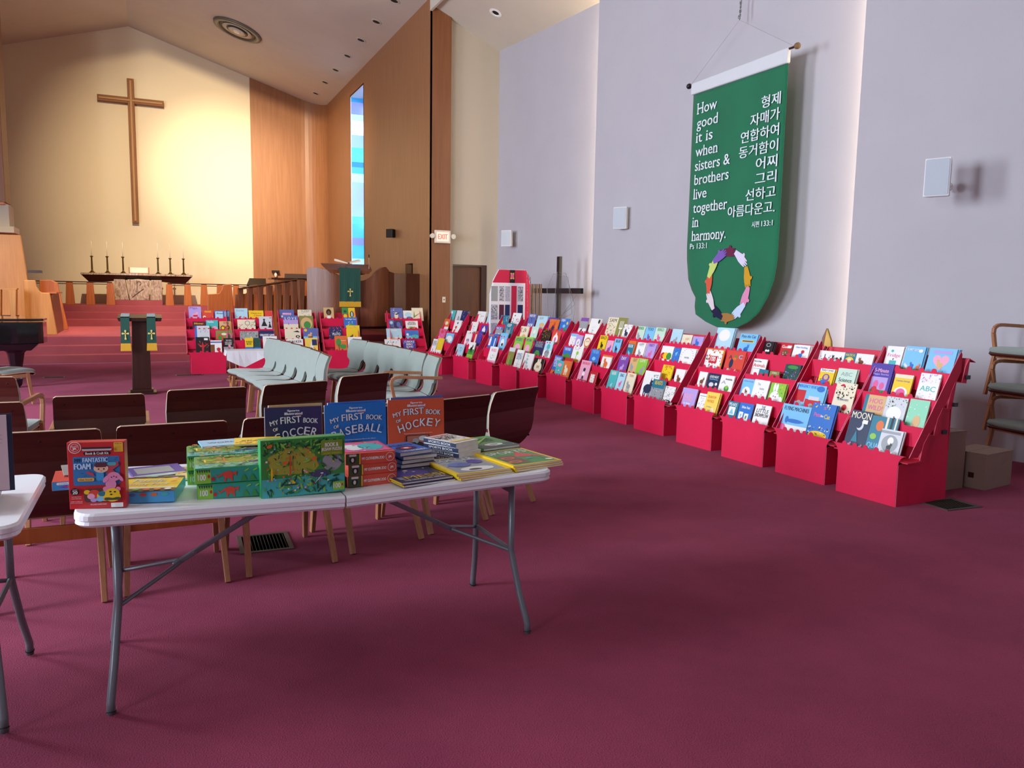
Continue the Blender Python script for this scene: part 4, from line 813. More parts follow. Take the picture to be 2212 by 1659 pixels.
11 2 -0.301 0.196 0.287 1|blue book with a white robot|b|r,.3,.3,.35,.4,w;e,.5,.75,.12,.08,w;r,.1,.86,.8,.08,o
11 2 -0.141 0.127 0.293 1|narrow blue book with a lighthouse|b|r,.4,.1,.25,.7,w;r,.4,.75,.25,.1,k
11 2 0.138 0.250 0.323 1|blue book with a white swirl|a|O,.5,.5,.36,w;e,.5,.5,.24,.2,w;e,.55,.4,.12,.08,k
11 1 0.082 0.293 0.292 1|white book with a pink base|w|r,0,0,1,.22,P;t,WORDS,.5,.8,.6,p;x,12,s,.2,.3,.8,.6
12 4 -0.244 0.317 0.252 2|white book with fine grey lines|w|r,.3,.2,.02,.25,s;r,.45,.2,.02,.3,s;r,.6,.2,.02,.22,s;x,10,s,.2,.6,.8,.85
12 4 0.104 0.198 0.244 1|pale blue-grey narrow book|i|x,14,ws,0,0,1,1;r,0,0,1,.2,w
12 3 -0.263 0.251 0.255 1|white book with a grey sprig|w|r,.48,.2,.03,.4,s;x,10,g,.3,.5,.7,.7
12 3 0.127 0.230 0.210 1|purple book with a white castle|V|r,.25,.4,.5,.3,w;p,.3,.7,.5,.95,.7,.7,w;e,.5,.25,.3,.12,o
12 2 -0.231 0.229 0.291 1|white book with a flower posy|w|t,GARDEN,.5,.85,.6,m;e,.5,.35,.25,.18,P;e,.35,.42,.08,.08,g;e,.62,.42,.08,.08,b
12 2 0.123 0.264 0.303 1|blue book with a red and cream spine|V|r,0,0,.35,1,R;r,.1,.3,.18,.5,c;x,10,L,.45,.1,.95,.9
12 1 -0.266 0.278 0.249 1|pale aqua book with teal words|i|x,24,t,.15,.4,.85,.85;r,.1,.05,.8,.15,w
12 1 0.157 0.221 0.309 1|green book with a zebra shape|g|r,0,.6,1,.4,w;f,.5,.65,.7,k;r,0,0,1,.3,l;x,10,ly,0,.1,1,.5
13 4 -0.305 0.197 0.250 1|aqua book with a dark rabbit|T|f,.5,.4,.45,d;e,.3,.8,.2,.12,w
13 4 -0.051 0.215 0.250 1|grey book with birches|S|r,.3,0,.08,1,w;r,.7,0,.08,1,w;e,.6,.3,.2,.3,s
13 4 0.198 0.280 0.248 1|navy book with white stars|N|x,26,wb,0,0,1,1;r,0,.1,.4,.12,w
13 3 -0.305 0.226 0.279 1|orange and white board book|o|r,0,0,1,.45,w;x,14,hw,.1,.1,.9,.5;e,.5,.7,.3,.12,c
13 3 0.150 0.283 0.267 1|white book with a red vine|w|p,.2,.1,.5,.6,.35,.1,r;e,.4,.5,.14,.1,R;e,.3,.25,.12,.1,R;e,.5,.8,.08,.08,k
13 2 -0.241 0.250 0.286 1|pink book with white words|p|x,16,w,.1,.1,.9,.6;e,.5,.8,.25,.1,R
13 2 0.106 0.309 0.217 1|white and blue book with a dove|a|e,.5,.5,.4,.3,w;x,8,Bk,0,0,1,.3
13 1 -0.252 0.189 0.294 1|white book with black title words|w|t,NEW,.5,.8,.7,k;t,BLOOM,.5,.66,.8,k;f,.4,.3,.4,s
13 1 -0.027 0.221 0.322 1|yellow book with white flowers|y|x,10,wP,.1,.5,.9,.95;r,0,0,1,.3,w;x,10,gt,0,0,1,.3
21 4 -0.181 0.213 0.256 1|lilac book titled Pigs with a pig|L|t,Pigs,.4,.88,.6,v;f,.5,.42,.7,P;r,.35,.28,.35,.12,r;e,.5,.08,.2,.05,k
21 4 0.038 0.199 0.189 1|orange book with a small cat|R|t,ORANGE,.5,.86,.6,y;e,.2,.35,.14,.12,c;x,20,yk,0,0,1,.4
21 4 0.285 0.262 0.185 1|blue and lavender book with red figure|j|r,.05,.1,.5,.8,i;r,.65,.4,.3,.5,a;e,.7,.2,.16,.2,r;t,Brave,.35,.72,.4,n;x,10,kr,.5,.1,.9,.5
21 3 -0.125 0.217 0.182 1|maroon book with gold title|m1|t,Never,.5,.8,.7,y
21 3 0.097 0.204 0.206 1|aqua book with a pink hippo|T|e,.7,.3,.25,.18,P;p,.05,.1,.3,.6,.5,.2,g;t,hello,.4,.86,.5,w
21 3 0.321 0.201 0.185 1|golden book with brown curls|h|e,.3,.35,.22,.25,B;e,.3,.35,.12,.14,y;e,.7,.4,.2,.2,B;e,.7,.4,.1,.12,y;t,GOLD,.6,.86,.5,k
21 2 -0.079 0.248 0.308 1|pale grey book with a blue spine|S|r,0,0,.14,1,b;x,16,kt,.2,.55,1,1;t,STORY,.6,.3,.5,s
21 2 0.288 0.280 0.221 1|olive green book with curled shapes|O|e,.25,.4,.2,.3,R;e,.25,.4,.12,.2,g;e,.5,.7,.16,.1,c;e,.8,.5,.18,.3,p;e,.8,.5,.1,.2,g
21 1 -0.087 0.225 0.312 1|black book with a red tree|k|r,.44,.05,.14,.5,r;p,.35,.4,.1,.65,.45,.5,r;p,.6,.4,.95,.65,.55,.5,r;p,.4,.45,.5,.75,.6,.45,r;x,20,sr,.05,.4,.95,.8;r,.62,.82,.28,.12,w
21 1 0.140 0.191 0.249 1|white book with a brown photo panel|w|r,0,0,.36,.7,B;r,0,.82,1,.1,j;e,.7,.35,.16,.14,r;x,8,n,.45,.1,.95,.5
21 1 0.348 0.166 0.290 1|black book with white sentences|k|t,THEY ASKED,.55,.86,.6,w;t,WHAT A COLOR,.5,.74,.7,w;t,AND WONDER,.5,.63,.7,w;r,0,0,1,.45,s;e,.6,.5,.14,.08,P
22 4 -0.195 0.228 0.230 1|pale blue-grey book with small animals|i|t,Stories,.4,.82,.6,s;x,10,kro,.1,.1,.9,.45
22 4 0.072 0.266 0.189 1|bright yellow book with red lettering|y|t,Happy in a,.5,.72,.7,r;t,Colony,.6,.5,.5,r;e,.5,.15,.14,.12,k
22 4 0.302 0.149 0.187 1|orange-red book with loose drawing|R|x,14,oc,.1,.2,.9,.95
22 3 -0.119 0.317 0.219 1|cream book with a line-drawn child|c|O,.55,.7,.13,k;r,.45,.2,.2,.02,k;x,20,sR,0,.2,1,.6;x,10,g,.8,.4,1,.9
22 3 0.226 0.232 0.280 1|silver book with two dark silhouettes|S|e,.38,.78,.08,.07,k;p,.15,.35,.38,.78,.62,.35,k;e,.8,.6,.06,.05,k;p,.68,.25,.8,.6,.95,.25,k;t,KING,.88,.9,.14,k
22 2 -0.089 0.326 0.204 1|grey olive book with a crowded scene|s|x,60,OBgc,0,.1,1,1
22 2 0.232 0.281 0.215 1|navy book titled GREATEST GAME|N|t,GREATEST GAME,.5,.62,.92,w;t,EVER PLAYED,.62,.42,.5,w;r,0,.0,1,.2,s
22 1 -0.107 0.142 0.293 1|yellow and blue workbook|y|r,0,0,1,.42,b;t,WORKING,.5,.75,.8,k;t,BOOK,.5,.62,.6,k
22 1 0.036 0.122 0.289 1|dark green book with blue water|d|r,0,0,1,.4,b;x,30,gOt,0,.4,1,1
22 1 0.264 0.253 0.320 1|white book with a rainbow head|w|e,.35,.3,.2,.2,R;r,.35,.1,.12,.42,o;r,.45,.1,.12,.44,y;r,.55,.1,.12,.44,g;r,.65,.1,.14,.4,b;t,What's Your,.5,.86,.5,n
23 4 -0.179 0.269 0.208 1|purple-blue book with white ribbon|j|r,.1,.3,.6,.18,w;r,.2,.55,.6,.16,P;x,10,wr,.1,.3,.9,.7
23 4 0.157 0.262 0.210 1|cream book with pencil sketch|c|x,24,sO,.1,.1,.9,.8;t,SLEEP,.55,.86,.6,s
23 3 -0.125 0.273 0.300 1|lavender book titled LOVE|L|r,0,.72,1,.28,j;t,L O V E,.5,.82,.8,w;r,0,0,1,.45,c;r,.33,.4,.03,.12,k
23 3 0.165 0.260 0.295 1|olive yellow book with a green lion|O|e,.5,.5,.42,.4,h;e,.55,.4,.25,.25,g
23 2 -0.112 0.295 0.252 1|cream book with a winking face|c|e,.8,.4,.14,.1,k;e,.8,.4,.06,.04,w;p,.5,.75,.8,.85,.95,.7,k;r,.55,.15,.3,.04,R
23 2 0.227 0.289 0.257 1|blue book with a sailing child|j|r,0,0,1,.4,a;f,.4,.5,.5,h;e,.15,.85,.1,.1,y;r,.3,.3,.3,.1,B
23 1 -0.102 0.305 0.260 1|white book with bold black capitals|w|t,WALKER,.5,.82,.85,k
23 1 0.204 0.234 0.280 1|yellow book with a white bird|Y|p,.3,.1,.55,.9,.7,.1,w;r,.55,.5,.4,.4,N;x,20,Ogk,0,0,1,.4
24 4 -0.166 0.195 0.257 1|beige book with a black-haired portrait|h|e,.5,.65,.26,.24,k;e,.5,.6,.13,.14,B;e,.5,.28,.2,.12,w;t,STORY,.5,.1,.7,R
24 4 0.154 0.124 0.262 1|red and green book with yellow fruit|r|r,0,.5,1,.5,g;e,.5,.35,.3,.15,y;e,.5,.7,.25,.1,d
24 4 0.286 0.130 0.257 1|yellow and black bee book|y|r,.1,.1,.8,.8,y;e,.5,.5,.3,.25,k;e,.5,.5,.14,.2,i
24 3 0.234 0.263 0.264 1|blue book with a green tree|b|t,The Magic Tree,.5,.86,.8,w;e,.45,.4,.18,.16,g;x,10,w,.3,.4,.7,.7;r,.5,.1,.08,.3,O
24 2 -0.089 0.246 0.288 1|navy book with a smiling white planet|N|x,16,Lw,0,.3,1,1;t,PLUTO,.55,.5,.6,w;e,.7,.14,.26,.18,w;e,.62,.16,.03,.04,k;e,.78,.16,.03,.04,k
24 2 0.252 0.262 0.312 1|yellow book with a black cat|y|f,.35,.3,.4,k;p,.55,.1,.65,.4,.8,.1,o;x,8,s,.2,.8,.8,.95
24 1 -0.018 0.235 0.317 1|orange book with a green bear and tree|o|e,.3,.6,.22,.24,g;e,.65,.35,.28,.14,g;r,.27,.1,.08,.4,B;r,.5,.7,.4,.02,c
24 1 0.250 0.271 0.293 1|white book with a black cat|w|e,.25,.4,.18,.3,k;p,.1,.6,.18,.8,.26,.6,k;p,.26,.6,.34,.8,.42,.6,k
25 4 -0.136 0.250 0.262 1|blue-grey book with a bird pattern|j|e,.45,.4,.16,.26,c;r,0,0,1,.2,h;p,.3,.5,.9,.7,.5,.45,N;x,14,kc,0,.6,.4,1
25 4 0.105 0.207 0.206 1|white and blue book with a whale|w|e,.5,.6,.36,.24,i;r,0,.0,1,.3,a;e,.6,.3,.3,.12,j
25 4 0.299 0.238 0.265 1|cream book with a green branch|c|p,.1,.2,.9,.7,.15,.35,O;p,.1,.2,.2,.8,.25,.3,g;t,RIVER,.6,.14,.3,k
25 3 -0.288 0.112 0.213 1|steel blue book|j|e,.5,.75,.3,.15,i;r,0,0,1,.3,n
25 3 -0.139 0.164 0.207 1|dark blue book with violet flowers|N|e,.5,.6,.25,.25,j;e,.7,.3,.2,.2,v;x,10,sL,0,0,1,1
25 3 0.139 0.258 0.196 1|white book with a green and orange worm|w|e,.4,.25,.2,.18,l;e,.65,.25,.18,.16,o;e,.5,.3,.1,.1,g;t,HOW TO BE A,.5,.85,.55,k;t,READER,.5,.68,.65,k
25 2 -0.264 0.312 0.246 1|pale sky blue book with snow animals|i|r,0,0,1,.3,c;x,12,kw,.3,.15,.8,.4;t,THE SKY,.5,.85,.4,w
25 2 0.105 0.272 0.208 1|blue book with curling waves|b|e,.3,.3,.3,.2,a;e,.7,.4,.3,.18,T;e,.15,.6,.1,.12,w;r,0,0,1,.15,j
25 1 -0.337 0.321 0.240 1|white and grey book with leaves|w|x,40,nTs,0,.1,1,.95
25 1 0.005 0.253 0.223 1|dark blue book with white hand lettering|V|t,CURIOUS,.5,.85,.8,w;t,BIRD,.5,.62,.5,w;t,SONG,.5,.4,.55,w;x,14,w,0,.1,1,.9
"""
LIPS = {1: (.02, .385), 2: (.17, .585), 3: (.30, .78), 4: (.435, .975)}
LEAN = R(17)
seen = []
for bi, line in enumerate(BOOKS.strip().split('\n')):
    head, desc, cov, spec = line.split('|'); k, tr, xc, W, H, n = head.split(); k = int(k); tr = int(tr); xc = float(xc); W = float(W); H = float(H); n = int(n)
    dx, dy, da, dw = DISP[k]; a = R(da); yl, zl = LIPS[tr]
    layer = 0
    for (k2, t2, x2, w2, l2) in seen:
        if k2 == k and t2 == tr and abs(x2-xc) < (W+w2)/2-.004: layer = max(layer, l2+1)
    seen.append((k, tr, xc, W, layer))
    T = .010 if n > 1 else (.014 if bi % 3 else .009)
    where = '%s, %s %s display' % (TN[tr], ORD[k], 'wall' if k < 20 else 'back row')
    for c in range(n):
        lx = xc-W/2+(.004 if c else 0)*(1 if c % 2 else -1)*.5+(.006*c); ly = yl+.052-.016*layer+(T+.003)*c/math.cos(LEAN)+.0; lz = zl-.044
        loc = (dx+lx*math.cos(a)-ly*math.sin(a), dy+lx*math.sin(a)+ly*math.cos(a), lz)
        if c == 0:
            lab = desc+', '+where
            root = book('book', lab, loc, (-LEAN, 0, a), W, H+.009, T, cov, spec, seed=bi)
        else:
            lab = ('copy' if n == 2 else ('first copy' if c == 1 else 'rearmost copy'))+' behind the '+desc+', '+where
            lw = lab.split()
            if len(lw) > 16: lab = ' '.join(w for w in lw if w not in ('the', 'a', 'with'))
            q = root.copy(); COL.objects.link(q); q.location = loc; q['label'] = lab
            for ch in root.children:
                if ch.name.startswith('cover_print'): continue
                d = ch.copy(); COL.objects.link(d); d.parent = q
# ------------------------------------------------------------------ stacking chairs
SAGE = mat('sage upholstery', '#87938c', .9, bump=.35, scale=260, sheen=.3, var=.04, vscale=8)
PIPE = mat('upholstery piping', '#b4b4a6', .85)
def loft(b, st, th, m, nx=8, dome=.006, edge=None):
    """st: (y, z, half width); surface faces +y/up, body th thick behind it"""
    n = len(st); top = []; bot = []
    for i, (y, z, w_) in enumerate(st):
        a = st[max(0, i-1)]; c = st[min(n-1, i+1)]; t = Vector((0, c[0]-a[0], c[1]-a[1])).normalized(); nn = Vector((0, t.z, -t.y))
        for j in range(nx+1):
            u = -1+2*j/nx; d = dome*(1-u**4)
            top.append(Vector((u*w_, y, z))+nn*d); bot.append(Vector((u*w_, y, z))-nn*th)
    k = len(top); f = []
    for i in range(n-1):
        for j in range(nx):
            a = i*(nx+1)+j; f.append((a, a+1, a+nx+2, a+nx+1)); f.append((k+a+nx+1, k+a+nx+2, k+a+1, k+a))
    b.add(top+bot, f, m)
    g = []
    for i in range(n-1):
        a = i*(nx+1); g.append((a, a+nx+1, k+a+nx+1, k+a)); c = a+nx; g.append((c, k+c, k+c+nx+1, c+nx+1))
    for j in range(nx): g.append((j, k+j, k+j+1, j+1)); a = (n-1)*(nx+1)+j; g.append((a, a+1, k+a+1, k+a))
    b.add(top+bot, g, edge or m)
SEAT = [(.50, .405, .22), (.515, .425, .238), (.49, .448, .247), (.38, .456, .25), (.25, .448, .25), (.15, .440, .245), (.095, .442, .215), (.06, .452, .175)]
BACK = [(.052, .458, .165), (.024, .50, .160), (.012, .55, .165), (.010, .578, .19), (.008, .592, .236), (.006, .62, .25), (0, .70, .253), (-.018, .77, .25), (-.042, .825, .245), (-.052, .845, .232)]
PLYB = [(.028, .432, .12), (.012, .445, .15), (-.004, .47, .175), (-.014, .50, .205), (-.020, .54, .235), (-.023, .60, .252), (-.026, .70, .254), (-.042, .77, .252), (-.066, .83, .250), (-.072, .845, .246), (-.076, .853, .232)]
def chair(name, lab, group, arms=False):
    t = thing(name, lab, 'chair', (0, 0, 0), 0, group)
    b = MB(); loft(b, SEAT, .032, SAGE); recalc(b.build('seat_cushion', t, smooth=True))
    b = MB(); loft(b, [(y, z-.034, w_) for y, z, w_ in SEAT], .010, W_PLY, dome=0, edge=PLY_EDGE); recalc(b.build('seat_board', t))
    b = MB(); loft(b, BACK, .028, SAGE, dome=.004); recalc(b.build('back_cushion', t, smooth=True))
    b = MB(); loft(b, PLYB, .010, W_PLY, dome=0, edge=PLY_EDGE); bb = recalc(b.build('back_board', t))
    bo = mat('bolt head', '#1a0c08', .4, metal=.4)
    for x, z in ((-.19, .80), (0, .80), (.19, .80), (-.19, .50), (.19, .50)):
        b = MB(); yy = -.052 if z > .7 else -.024-.010+.006
        b.M = Matrix.Translation((x, yy-.010, z)) @ Matrix.Rotation(PI/2, 4, 'X'); b.lathe([(0, -.004), (.006, -.004), (.006, .004), (0, .005)], bo, 8); b.build('bolt', bb)
    for s_ in (-1, 1):
        b = MB(); b.bar((s_*.215, .10, .42), (s_*.235, -.06, 0), .032, .045, W_LEG, upv=(0, 1, 0), w2=.026, h2=.032); b.build('leg', t, bevel=.003)
        if not arms:
            b = MB(); b.bar((s_*.225, .42, .41), (s_*.235, .47, 0), .032, .045, W_LEG, upv=(0, 1, 0), w2=.026, h2=.032); b.build('leg', t, bevel=.003)
        else:
            b = MB(); b.bar((s_*.262, .40, .44), (s_*.262, .49, 0), .03, .042, W_LEG, upv=(0, 1, 0), w2=.026, h2=.032); b.build('leg', t, bevel=.003)
            b = MB(); pts = [(s_*.262, .41, .40), (s_*.262, .45, .58), (s_*.262, .445, .63), (s_*.262, .41, .655), (s_*.262, .36, .66), (s_*.262, .15, .65), (s_*.262, -.08, .64)]
            for a, c in zip(pts[:-1], pts[1:]): b.bar(a, c, .03, .032, W_LEG, upv=(0, .3, 1) if a[2] > .62 else (0, 1, 0))
            b.build('armrest', t, bevel=.004)
        b = MB(); b.bx(s_*.225-.011, .09, .345, s_*.225+.011, .43, .395, W_LEG); b.build('side_rail', t, bevel=.003)
    b = MB(); b.bx(-.215, .055, .29, .215, .075, .365, W_MID); b.build('rear_rail', t, bevel=.003)
    b = MB(); b.bx(-.215, .415, .345, .215, .435, .40, W_LEG); b.build('front_rail', t, bevel=.003)
    return t
G1 = 'upholstered stacking chairs in the nave'
c0 = chair('stacking_chair', 'x', G1); c1 = chair('stacking_chair', 'x', G1, True)
used = {0: False, 1: False}
def place(x, y, rz, lab, arms=0, s=1.0, z=0):
    src = (c0, c1)[arms]
    if not used[arms]: used[arms] = True; o = src; o.location = (x, y, z); o.rotation_euler[2] = R(rz); o['label'] = lab
    else: o = dup(src, (x, y, z), R(rz), lab)
    o.scale = (s, s, s); return o
# near row behind the long table, backs to the camera
for (x, y, rz, lab) in ((-.485, 4.16, -1, 'brown-backed chair behind the left table end, leftmost of the near row'),
    (.075, 4.20, 2, 'brown-backed chair behind the craft kit and puzzle boxes, near row'),
    (.645, 4.27, 8, 'brown-backed chair behind the purple soccer book, near row'),
    (1.22, 4.46, 15, 'brown-backed chair hidden behind the blue and orange upright books, near row'),
    (1.745, 4.665, 20, 'brown-backed chair right of the orange book, near row, second from right'),
    (2.255, 4.945, 27, 'brown-backed chair at the right end of the near row')): place(x, y, rz, lab)
for (x, y, rz, lab, ar) in ((-.93, 5.26, -3, 'brown-backed chair at the left edge, leftmost of the second row', 0),
    (-.31, 5.44, 1, 'brown-backed armchair in the second row, behind the craft kit', 1),
    (.31, 5.60, 8, 'brown-backed chair in the second row, left of the purple soccer book', 0),
    (.90, 5.76, 20, 'brown-backed chair in the second row, above the purple soccer book', 0),
    (1.50, 6.18, 27, 'brown-backed chair in the second row, above the blue baseball book', 0)): place(x, y, rz, lab, ar)
ords = ('farthest', 'second farthest', 'third farthest', 'third nearest', 'second nearest', 'nearest')
for i, y in enumerate((10.92, 10.40, 9.86, 9.31, 8.76, 8.20)):
    q_ = place((1.44, 1.50, 1.54, 1.57, 1.58, 1.57)[i], y, (105, 101, 98, 95, 92, 89)[i], '%s grey-green padded chair of the left side-facing row' % ords[i], 0, 1.0); q_.scale = (.96, 1, 1)
for i, y in enumerate((10.60, 9.98, 9.43, 8.88, 8.34, 7.78)):
    q_ = place((2.52, 2.58, 2.61, 2.63, 2.64, 2.62)[i], y, (104, 100, 98, 95, 92, 86)[i], '%s grey-green padded %s of the right side-facing row' % (ords[i], 'armchair' if i == 5 else 'chair'), 1 if i == 5 else 0, 1.0); q_.scale = (.97, 1, 1)
place(-1.95, 11.6, -60, 'grey-seated chair partly cut off beside the piano leg', 0)
place(-1.15, 6.75, -10, 'chair with a light wooden arm near the left edge, third row', 1)
for i, lab in enumerate(('lowest chair of the stack by the right wall', 'middle chair of the stack by the right wall', 'topmost chair of the stack by the right wall')):
    place(7.38, 4.30+.02*i, 80, lab, 1, .97, .33*i)

# ------------------------------------------------------------------ folding tables
PLASTIC = mat('white table plastic', '#f2f5fa', .4, bump=.05, scale=200)
PSIDE = PLASTIC
TUBE = mat('grey powder coated tube', '#7a8288', .35, metal=.4)
CAP = mat('rubber cap', '#101014', .6)
def folding_table(loc, rz, lab, L=1.83, W=.76, sag=R(1.6), seam=True):
    t = thing('folding_table', lab, 'table', loc, rz)
    for s_ in (-1, 1):
        b = MB(); hl = L/2; g = .003
        prof = rrect(0, -W/2, hl, W/2, .06, 6)
        # square off the inner (hinge) side
        pts = [(x if x > .07 else (g if abs(y) > W/2-.065 else x), y) for x, y in prof]
        pts = [(max(g, x), (math.copysign(W/2, y) if x < .07 else y)) for x, y in pts]
        q = []
        for p_ in pts:
            if not q or (abs(p_[0]-q[-1][0])+abs(p_[1]-q[-1][1])) > 1e-5: q.append(p_)
        b.M = Matrix.Scale(s_, 4, (1, 0, 0)) @ Matrix.Rotation(-sag if 1 else 0, 4, 'Y')
        def ring(inset, z): return [((x-inset if x > .1 else x), (y-math.copysign(inset, y)), z) for x, y in q]
        zs = [(.012, -.050), (.002, -.040), (.004, -.028), (.0, -.024), (0, -.008), (.007, 0)]
        v = []; n = len(q)
        for ins, z in zs: v += ring(ins, z)
        f = [(i*n+j, i*n+(j+1) % n, (i+1)*n+(j+1) % n, (i+1)*n+j) for i in range(len(zs)-1) for j in range(n)]
        f += [tuple(range(n-1, -1, -1)), tuple((len(zs)-1)*n+j for j in range(n))]
        b.add(v, f, PLASTIC); recalc(b.build('table_top', t))
        zt = lambda x: -.05+abs(x)*math.tan(sag)
        xl = s_*(L/2-.12)
        for q_ in (-1, 1):
            y0 = q_*.20; b = MB(); b.tube([(xl, y0, zt(xl)), (xl, y0, -.36), (xl+s_*.004, y0+q_*.008, -.40), (xl+s_*.02, q_*.255, -.56), (xl+s_*.035, q_*.31, -.685), (xl+s_*.035, q_*.312, -.745+.012)], .0145, TUBE, 12)
            lg = b.build('leg', t, smooth=True)
            b = MB(); b.tube([(xl+s_*.035, q_*.311, -.715), (xl+s_*.035, q_*.312, -.7445+.026)], .017, CAP, 12); b.build('foot_cap', lg)
            b = MB(); b.tube([(xl, y0, -.375), (s_*.58, q_*.02, -.30)], .0085, TUBE, 8); b.build('brace_arm', t)
        for zc in (-.10, -.37): b = MB(); b.tube([(xl, -.2, zc), (xl, .2, zc)], .01, TUBE, 8); b.build('cross_bar', t)
        b = MB(); b.bar((s_*.60, 0, -.312), (s_*.26, 0, -.125), .022, .02, TUBE); b.bar((s_*.26, 0, -.125), (s_*.20, 0, -.05), .02, .02, TUBE); b.build('brace_link', t, bevel=.004)
        b = MB(); b.tube([(s_*.52, -.016, -.268), (s_*.52, .016, -.268)], .008, METAL, 8); b.build('rivet', t)
    return t
TX, TY = .645, 3.30
folding_table((TX, TY, .725), R(1.2), 'white plastic folding table in front, loaded with books and craft kits')
folding_table((-1.33, 3.28, .74), R(0), 'second white folding table cut off at the left edge', W=.80, sag=0)
def zt(x): return .7262+.028*abs(x-TX)

# ------------------------------------------------------------------ things on the long table
def boxthing(name, lab, cat, loc, rz, W, D, H, m, rx=0, group=None, bev=.0015):
    t = thing(name, lab, cat, loc, rz, group, rx=rx)
    b = MB(); b.bx(0, 0, 0, W, D, H, m); b.build('box', t, bevel=bev)
    return t
KR = mat('kit red', '#c8282c', .4, coat=.2)
def P_(t, f, name='front_print', y=-.0006, M=None, step=.00018):
    p = Print(y, step)
    if M is not None: p.M = M
    f(p); return p.build(name, t)
TOP = lambda z: Matrix.Translation((0, 0, z)) @ Matrix.Rotation(-PI/2, 4, 'X')
LEFT = lambda D: Matrix.Translation((0, D, 0)) @ Matrix.Rotation(-PI/2, 4, 'Z')
def kit(p):
    w_ = cm('w'); W, H = .178, .232
    p.poly(rrect(.016, .082, W-.016, .182, .006), mat('kit blue', '#2f7cb8', .3, coat=.4))
    p.poly(rrect(.05, .187, .135, .199, .006), cm('k')); p.text('Book & Craft Kit', .0925, .193, w_, w_=.072, h_=.0085, bold=.0003)
    p.ell(.024, .214, .020, .020, w_, 24); p.ell(.024, .214, .018, .018, KR, 24); p.ell(.024, .214, .0135, .0135, w_, 20); p.ell(.024, .214, .0125, .0125, KR, 20)
    p.text('KLUTZ', .024, .218, w_, w_=.020, h_=.006); p.text('JR', .024, .2095, w_, w_=.013, h_=.009, bold=.0005)
    p.poly(rrect(.146, .197, .175, .230, .003), mat('kit yellow', '#e8b838', .4)); p.text('AGES 4+', .1605, .225, cm('k'), w_=.022, h_=.004)
    for i in range(5): p.rect(.150, .217-.004*i, .170, .2178-.004*i, mat('kit ochre', '#a87c20', .5))
    p.text('MY', .033, .170, cm('n'), w_=.020, h_=.013, bold=.0007); p.text('FANTASTIC', .087, .171, mat('kit pale', '#bcd8f0', .5), w_=.078, h_=.015, bold=.0008)
    p.text('FOAM', .046, .149, mat('kit pale', '#bcd8f0', .5), w_=.050, h_=.020, bold=.0012)
    sk = mat('toy skin', '#e8c0a0', .5); hair = mat('toy hair', '#5a2430', .5); rd = mat('toy cape', '#c04050', .5); bl = mat('toy body', '#3a9ad8', .5)
    p.poly([(.12, .145), (.158, .165), (.160, .150), (.14, .135), (.155, .12), (.122, .115)], rd); p.poly([(.08, .125), (.06, .133), (.058, .125), (.082, .113)], rd)
    p.poly(rrect(.088, .098, .112, .128, .005), bl); p.poly(rrect(.124, .150, .152, .162, .005), mat('toy arm', '#50a8b0', .5))
    p.ell(.104, .141, .023, .015, sk); p.poly(rrect(.084, .145, .124, .161, .008), hair); p.ell(.0965, .139, .0026, .0026, cm('k'), 10); p.ell(.113, .139, .0026, .0026, cm('k'), 10)
    p.poly([(.099, .134), (.104, .131), (.110, .134), (.104, .1325)], cm('k'))
    for x, z in ((.042, .125), (.15, .176), (.146, .17), (.05, .115)): p.rect(x, z, x+.008, z+.0012, cm('n'))
    p.poly(rrect(.030, .098, .082, .110, .005), mat('kit amber', '#e0b050', .5)); p.text('idea book', .056, .104, hair, w_=.042, h_=.007)
    # clear window with foam pieces
    p.poly(rrect(.048, .024, .150, .072, .012), mat('kit dark', '#5a3a34', .4))
    for x, z, r1_, r2, c in ((.058, .060, .010, .008, 'y'), (.080, .052, .018, .016, 'R'), (.070, .045, .012, .010, 'P'), (.112, .045, .024, .018, 'y'), (.105, .053, .013, .009, 't'), (.098, .035, .012, .009, 'a'), (.078, .032, .010, .007, 'L'), (.12, .034, .010, .006, 'o')): p.ell(x, z, r1_, r2, cm(c), 14)
    pk = mat('toy pink', '#e48cb4', .5)
    p.ell(.134, .085, .017, .020, pk, 16); p.ell(.116, .070, .008, .008, pk, 12); p.ell(.156, .068, .008, .008, pk, 12); p.ell(.144, .112, .021, .016, pk); p.ell(.119, .104, .007, .014, pk, 12, -.6); p.ell(.165, .106, .006, .013, pk, 12, .6)
    for x in (.137, .152): p.ell(x, .110, .0022, .0022, cm('k'), 8)
    p.ell(.1445, .113, .0025, .0018, cm('k'), 8)
    p.ell(.138, .043, .026, .018, cm('y')); p.poly(rrect(.113, .030, .163, .040, .004), mat('toy lettuce', '#3c4a34', .5)); p.ell(.138, .055, .023, .017, cm('y'))
    for x, z in ((.132, .060), (.146, .059), (.134, .050)): p.ell(x, z, .004, .0025, cm('k'), 8)
    p.ell(.022, .064, .014, .013, cm('k')); p.text('MAKES', .022, .070, w_, w_=.014, h_=.004); p.text('20', .022, .061, w_, w_=.015, h_=.011, bold=.0006)
    for i, (z, s) in enumerate(((.046, 'NO-MESS FOAM'), (.040, '100 PIECES'), (.030, 'AGES 4 AND UP'), (.025, 'FUN TO MAKE'))): p.text(s, .026, z, w_, w_=.030 if i < 2 else .036, h_=.0026)
    p.text('INCLUDES SHAPED FOAM', .094, .018, w_, w_=.05, h_=.004); p.rect(.133, .006, .171, .021, w_); 
    for i in range(3): p.rect(.146, .009+.004*i, .168, .0098+.004*i, cm('s'))
    p.poly(rrect(.050, .205, .142, .214, .004), mat('handle slot', '#c8c4c8', .3)); p.poly(rrect(.050, .211, .142, .217, .003), mat('slot dark', '#2c1418', .5))
t = thing('craft_kit', 'red boxed craft kit with a handle standing at the table front left', 'box', (-.277, 2.992, zt(-.19)), R(-11))
